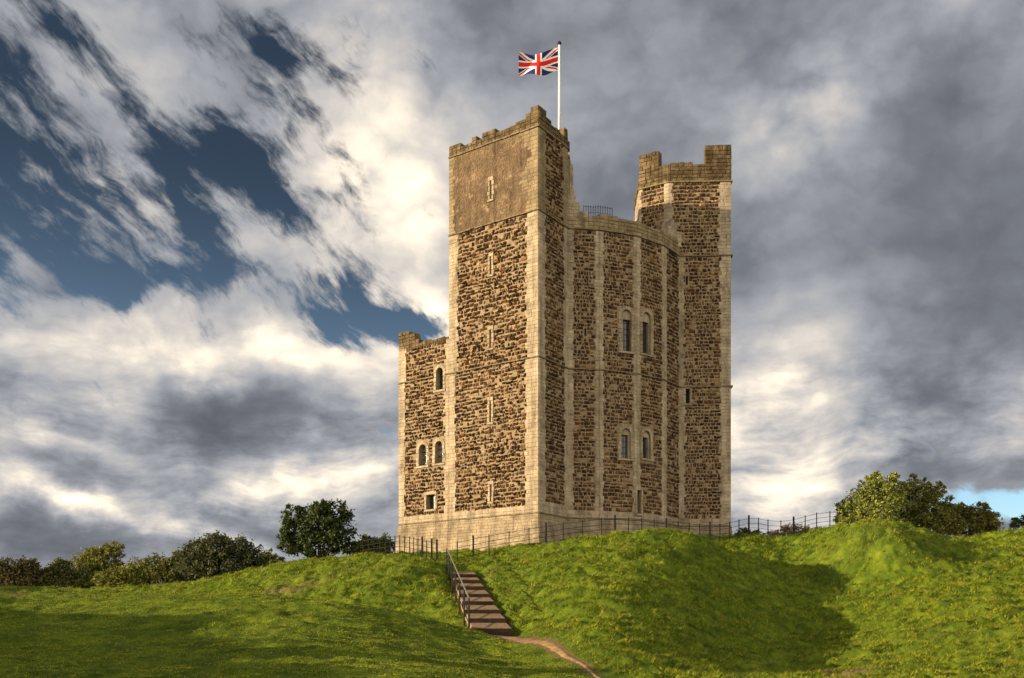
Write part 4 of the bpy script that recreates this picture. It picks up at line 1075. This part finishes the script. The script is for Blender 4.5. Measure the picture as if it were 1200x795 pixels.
tree('hawthorn', 'light green hawthorn with tall ragged crown at left of the right hand bushes', 'tree', 1020, 72, 628,
     [(1028, 577, 17, 15, 0), (1015, 590, 20, 16, .3), (1042, 585, 16, 16, 0), (1000, 600, 14, 12, 0), (1024, 606, 26, 14, -.3), (992, 606, 10, 9, 0), (1022, 565, 9, 8, 0), (1040, 568, 8, 8, 0), (1008, 573, 7, 9, 0), (1032, 560, 6, 8, .2), (1049, 563, 6, 9, 0), (988, 594, 7, 9, 0), (984, 608, 7, 8, 0)], LIME, 15000, .10, gr, .12, .30, .45, 2)
tree('hawthorn', 'dark green spreading hawthorn in the middle of the right hand bushes', 'tree', 1078, 75, 630,
     [(1072, 580, 20, 15, 0), (1090, 590, 20, 16, .3), (1060, 598, 20, 16, 0), (1084, 608, 28, 16, -.3), (1105, 604, 14, 14, 0), (1098, 576, 9, 7, 0), (1055, 576, 12, 10, 0), (1115, 616, 14, 12, 0), (1075, 620, 30, 12, 0), (1084, 567, 6, 8, 0), (1103, 572, 6, 9, 0), (1113, 588, 8, 8, 0), (1062, 567, 7, 8, .3), (1070, 563, 5, 7, 0)], [(0, (.06, .078, .018)), (.5, (.15, .165, .036)), (1, (.31, .295, .075))], 16000, .10, gr, .14, .30, .45, 3)
tree('hawthorn', 'low rounded olive brown bush at right end of the right hand bushes', 'shrub', 1142, 77, 632,
     [(1128, 601, 18, 13, 0), (1148, 603, 16, 13, 0), (1160, 611, 11, 14, 0), (1140, 616, 30, 14, 0), (1116, 608, 16, 16, 0)], [(0, (.06, .072, .018)), (.5, (.14, .145, .034)), (1, (.28, .25, .06))], 11000, .10, gr, .10, .24, .5, 3)
tree('bush', 'sparse dark bush at the far right edge of the picture', 'shrub', 1194, 90, 622,
     [(1190, 613, 8, 7, 0), (1203, 611, 10, 8, 0)], DARK, 900, .11, gr, .06, .4, .4, 2)
gp = 'low bushes behind the fence'
tree('bush', 'small reddish green bush behind the fence at the foot of the right turret', 'shrub', 876, 84, 632,
     [(872, 626, 10, 7, 0), (884, 628, 10, 6, 0), (866, 630, 8, 5, 0)], [(0, (.05, .06, .02)), (.5, (.14, .10, .045)), (1, (.25, .15, .09))], 1800, .10, gp, .05, .35, .4, 2)
tree('bush', 'pale pinkish dry bush behind the fence left of the right hand mound', 'shrub', 930, 90, 632,
     [(918, 624, 16, 7, 0), (938, 622, 15, 7, 0), (954, 624, 10, 6, 0), (904, 628, 10, 6, 0), (930, 629, 28, 6, 0)], PINK, 3600, .10, gp, .05, .30, .4, 3)

# ------------------------------------------------------------------ grass
def grass():
    rng = np.random.default_rng(3); NT_ = 250000
    y = 14 + (1 - rng.random(NT_) ** .66) * 64
    half = 8 + y * .55; x = (rng.random(NT_) * 2 - 1) * half
    tu = tussock(x, y); lawn = tu < .5
    cl = lattice(x * 1.9, y * 2.6, 21) * .55 + lattice(x * 5.1, y * 6.0, 22) * .45
    k = rng.random(NT_) < np.where(lawn, np.clip((cl - .2) * 2.5, .35, 1), np.clip((cl - .28) * 2.6, .16, 1))
    x, y, cl, tu, lawn = x[k], y[k], cl[k], tu[k], lawn[k]
    ax, ay = STEP_A.x, STEP_A.y; bx, by = STEP_B.x, STEP_B.y; Ls = math.hypot(bx - ax, by - ay)
    t = ((x - ax) * (bx - ax) + (y - ay) * (by - ay)) / Ls; o = ((x - ax) * (by - ay) - (y - ay) * (bx - ax)) / Ls
    keep_ = ~((np.abs(o) < .80) & (t > -.3) & (t < Ls + .6))
    dmin = np.full(len(x), 9.0)
    for (px_, py_, w) in PP[::2]: dmin = np.minimum(dmin, np.hypot(x - px_, y - py_) - w * .95)
    keep_ &= dmin > rng.random(len(x)) * .25
    inside = np.zeros(len(x), bool)
    fr = [np.array(p) for p in feet]
    for i in range(len(fr) - 1):       # nothing grows inside the walls
        a, c = fr[i], fr[i + 1]; lo, hi = min(a[0], c[0]), max(a[0], c[0])
        f = (x - a[0]) / (c[0] - a[0] if abs(c[0] - a[0]) > 1e-6 else 1e-6)
        inside |= (x >= lo) & (x <= hi) & (y > a[1] + (c[1] - a[1]) * f)
    keep_ &= ~inside
    sl_ = soil_at(x, y); keep_ &= rng.random(len(x)) > sl_ * .8
    x, y, cl, sl_, tu, lawn = x[keep_], y[keep_], cl[keep_], sl_[keep_], tu[keep_], lawn[keep_]
    B = 6; n = len(x) * B
    lean0 = rng.normal(size=(len(x), 2)) * .55 + np.array([.25, -.15])     # each tuft is combed one way
    r = np.where(lawn, .10, .055)
    rp = lambda v: np.repeat(v, B, axis=0)
    X = rp(x) + rng.normal(size=n) * rp(r); Y = rp(y) + rng.normal(size=n) * rp(r)
    Z = ground(X, Y) - .012
    h = rp(np.where(lawn, .026 + .022 * cl, (.045 + .11 * cl) * (.45 + .55 * tu))) * rng.uniform(.55, 1.3, n) * (.8 + Y / 120)
    w = (.005 + .006 * rng.random(n)) * (.75 + Y / 38)
    th = rng.random(n) * 2 * np.pi; lean = (rp(lean0) * rp(np.where(lawn, .5, 1.0))[:, None] + rng.normal(size=(n, 2)) * .45) * h[:, None]
    b0 = np.c_[X - np.cos(th) * w, Y - np.sin(th) * w, Z]; b1 = np.c_[X + np.cos(th) * w, Y + np.sin(th) * w, Z]
    tp = np.c_[X + lean[:, 0], Y + lean[:, 1], Z + h]
    V = np.stack([b0, b1, tp], 1).reshape(-1, 3)
    me = np_mesh('grass', V, np.arange(n * 3).reshape(-1, 3), m_blade(), {'soil': np.repeat(rp(sl_), 3)})
    o = bpy.data.objects.new('grass', me); COL.objects.link(o); o['kind'] = 'stuff'
    o['label'] = 'short tufted grass covering the mounds and the lawn'; o['category'] = 'grass'
grass()
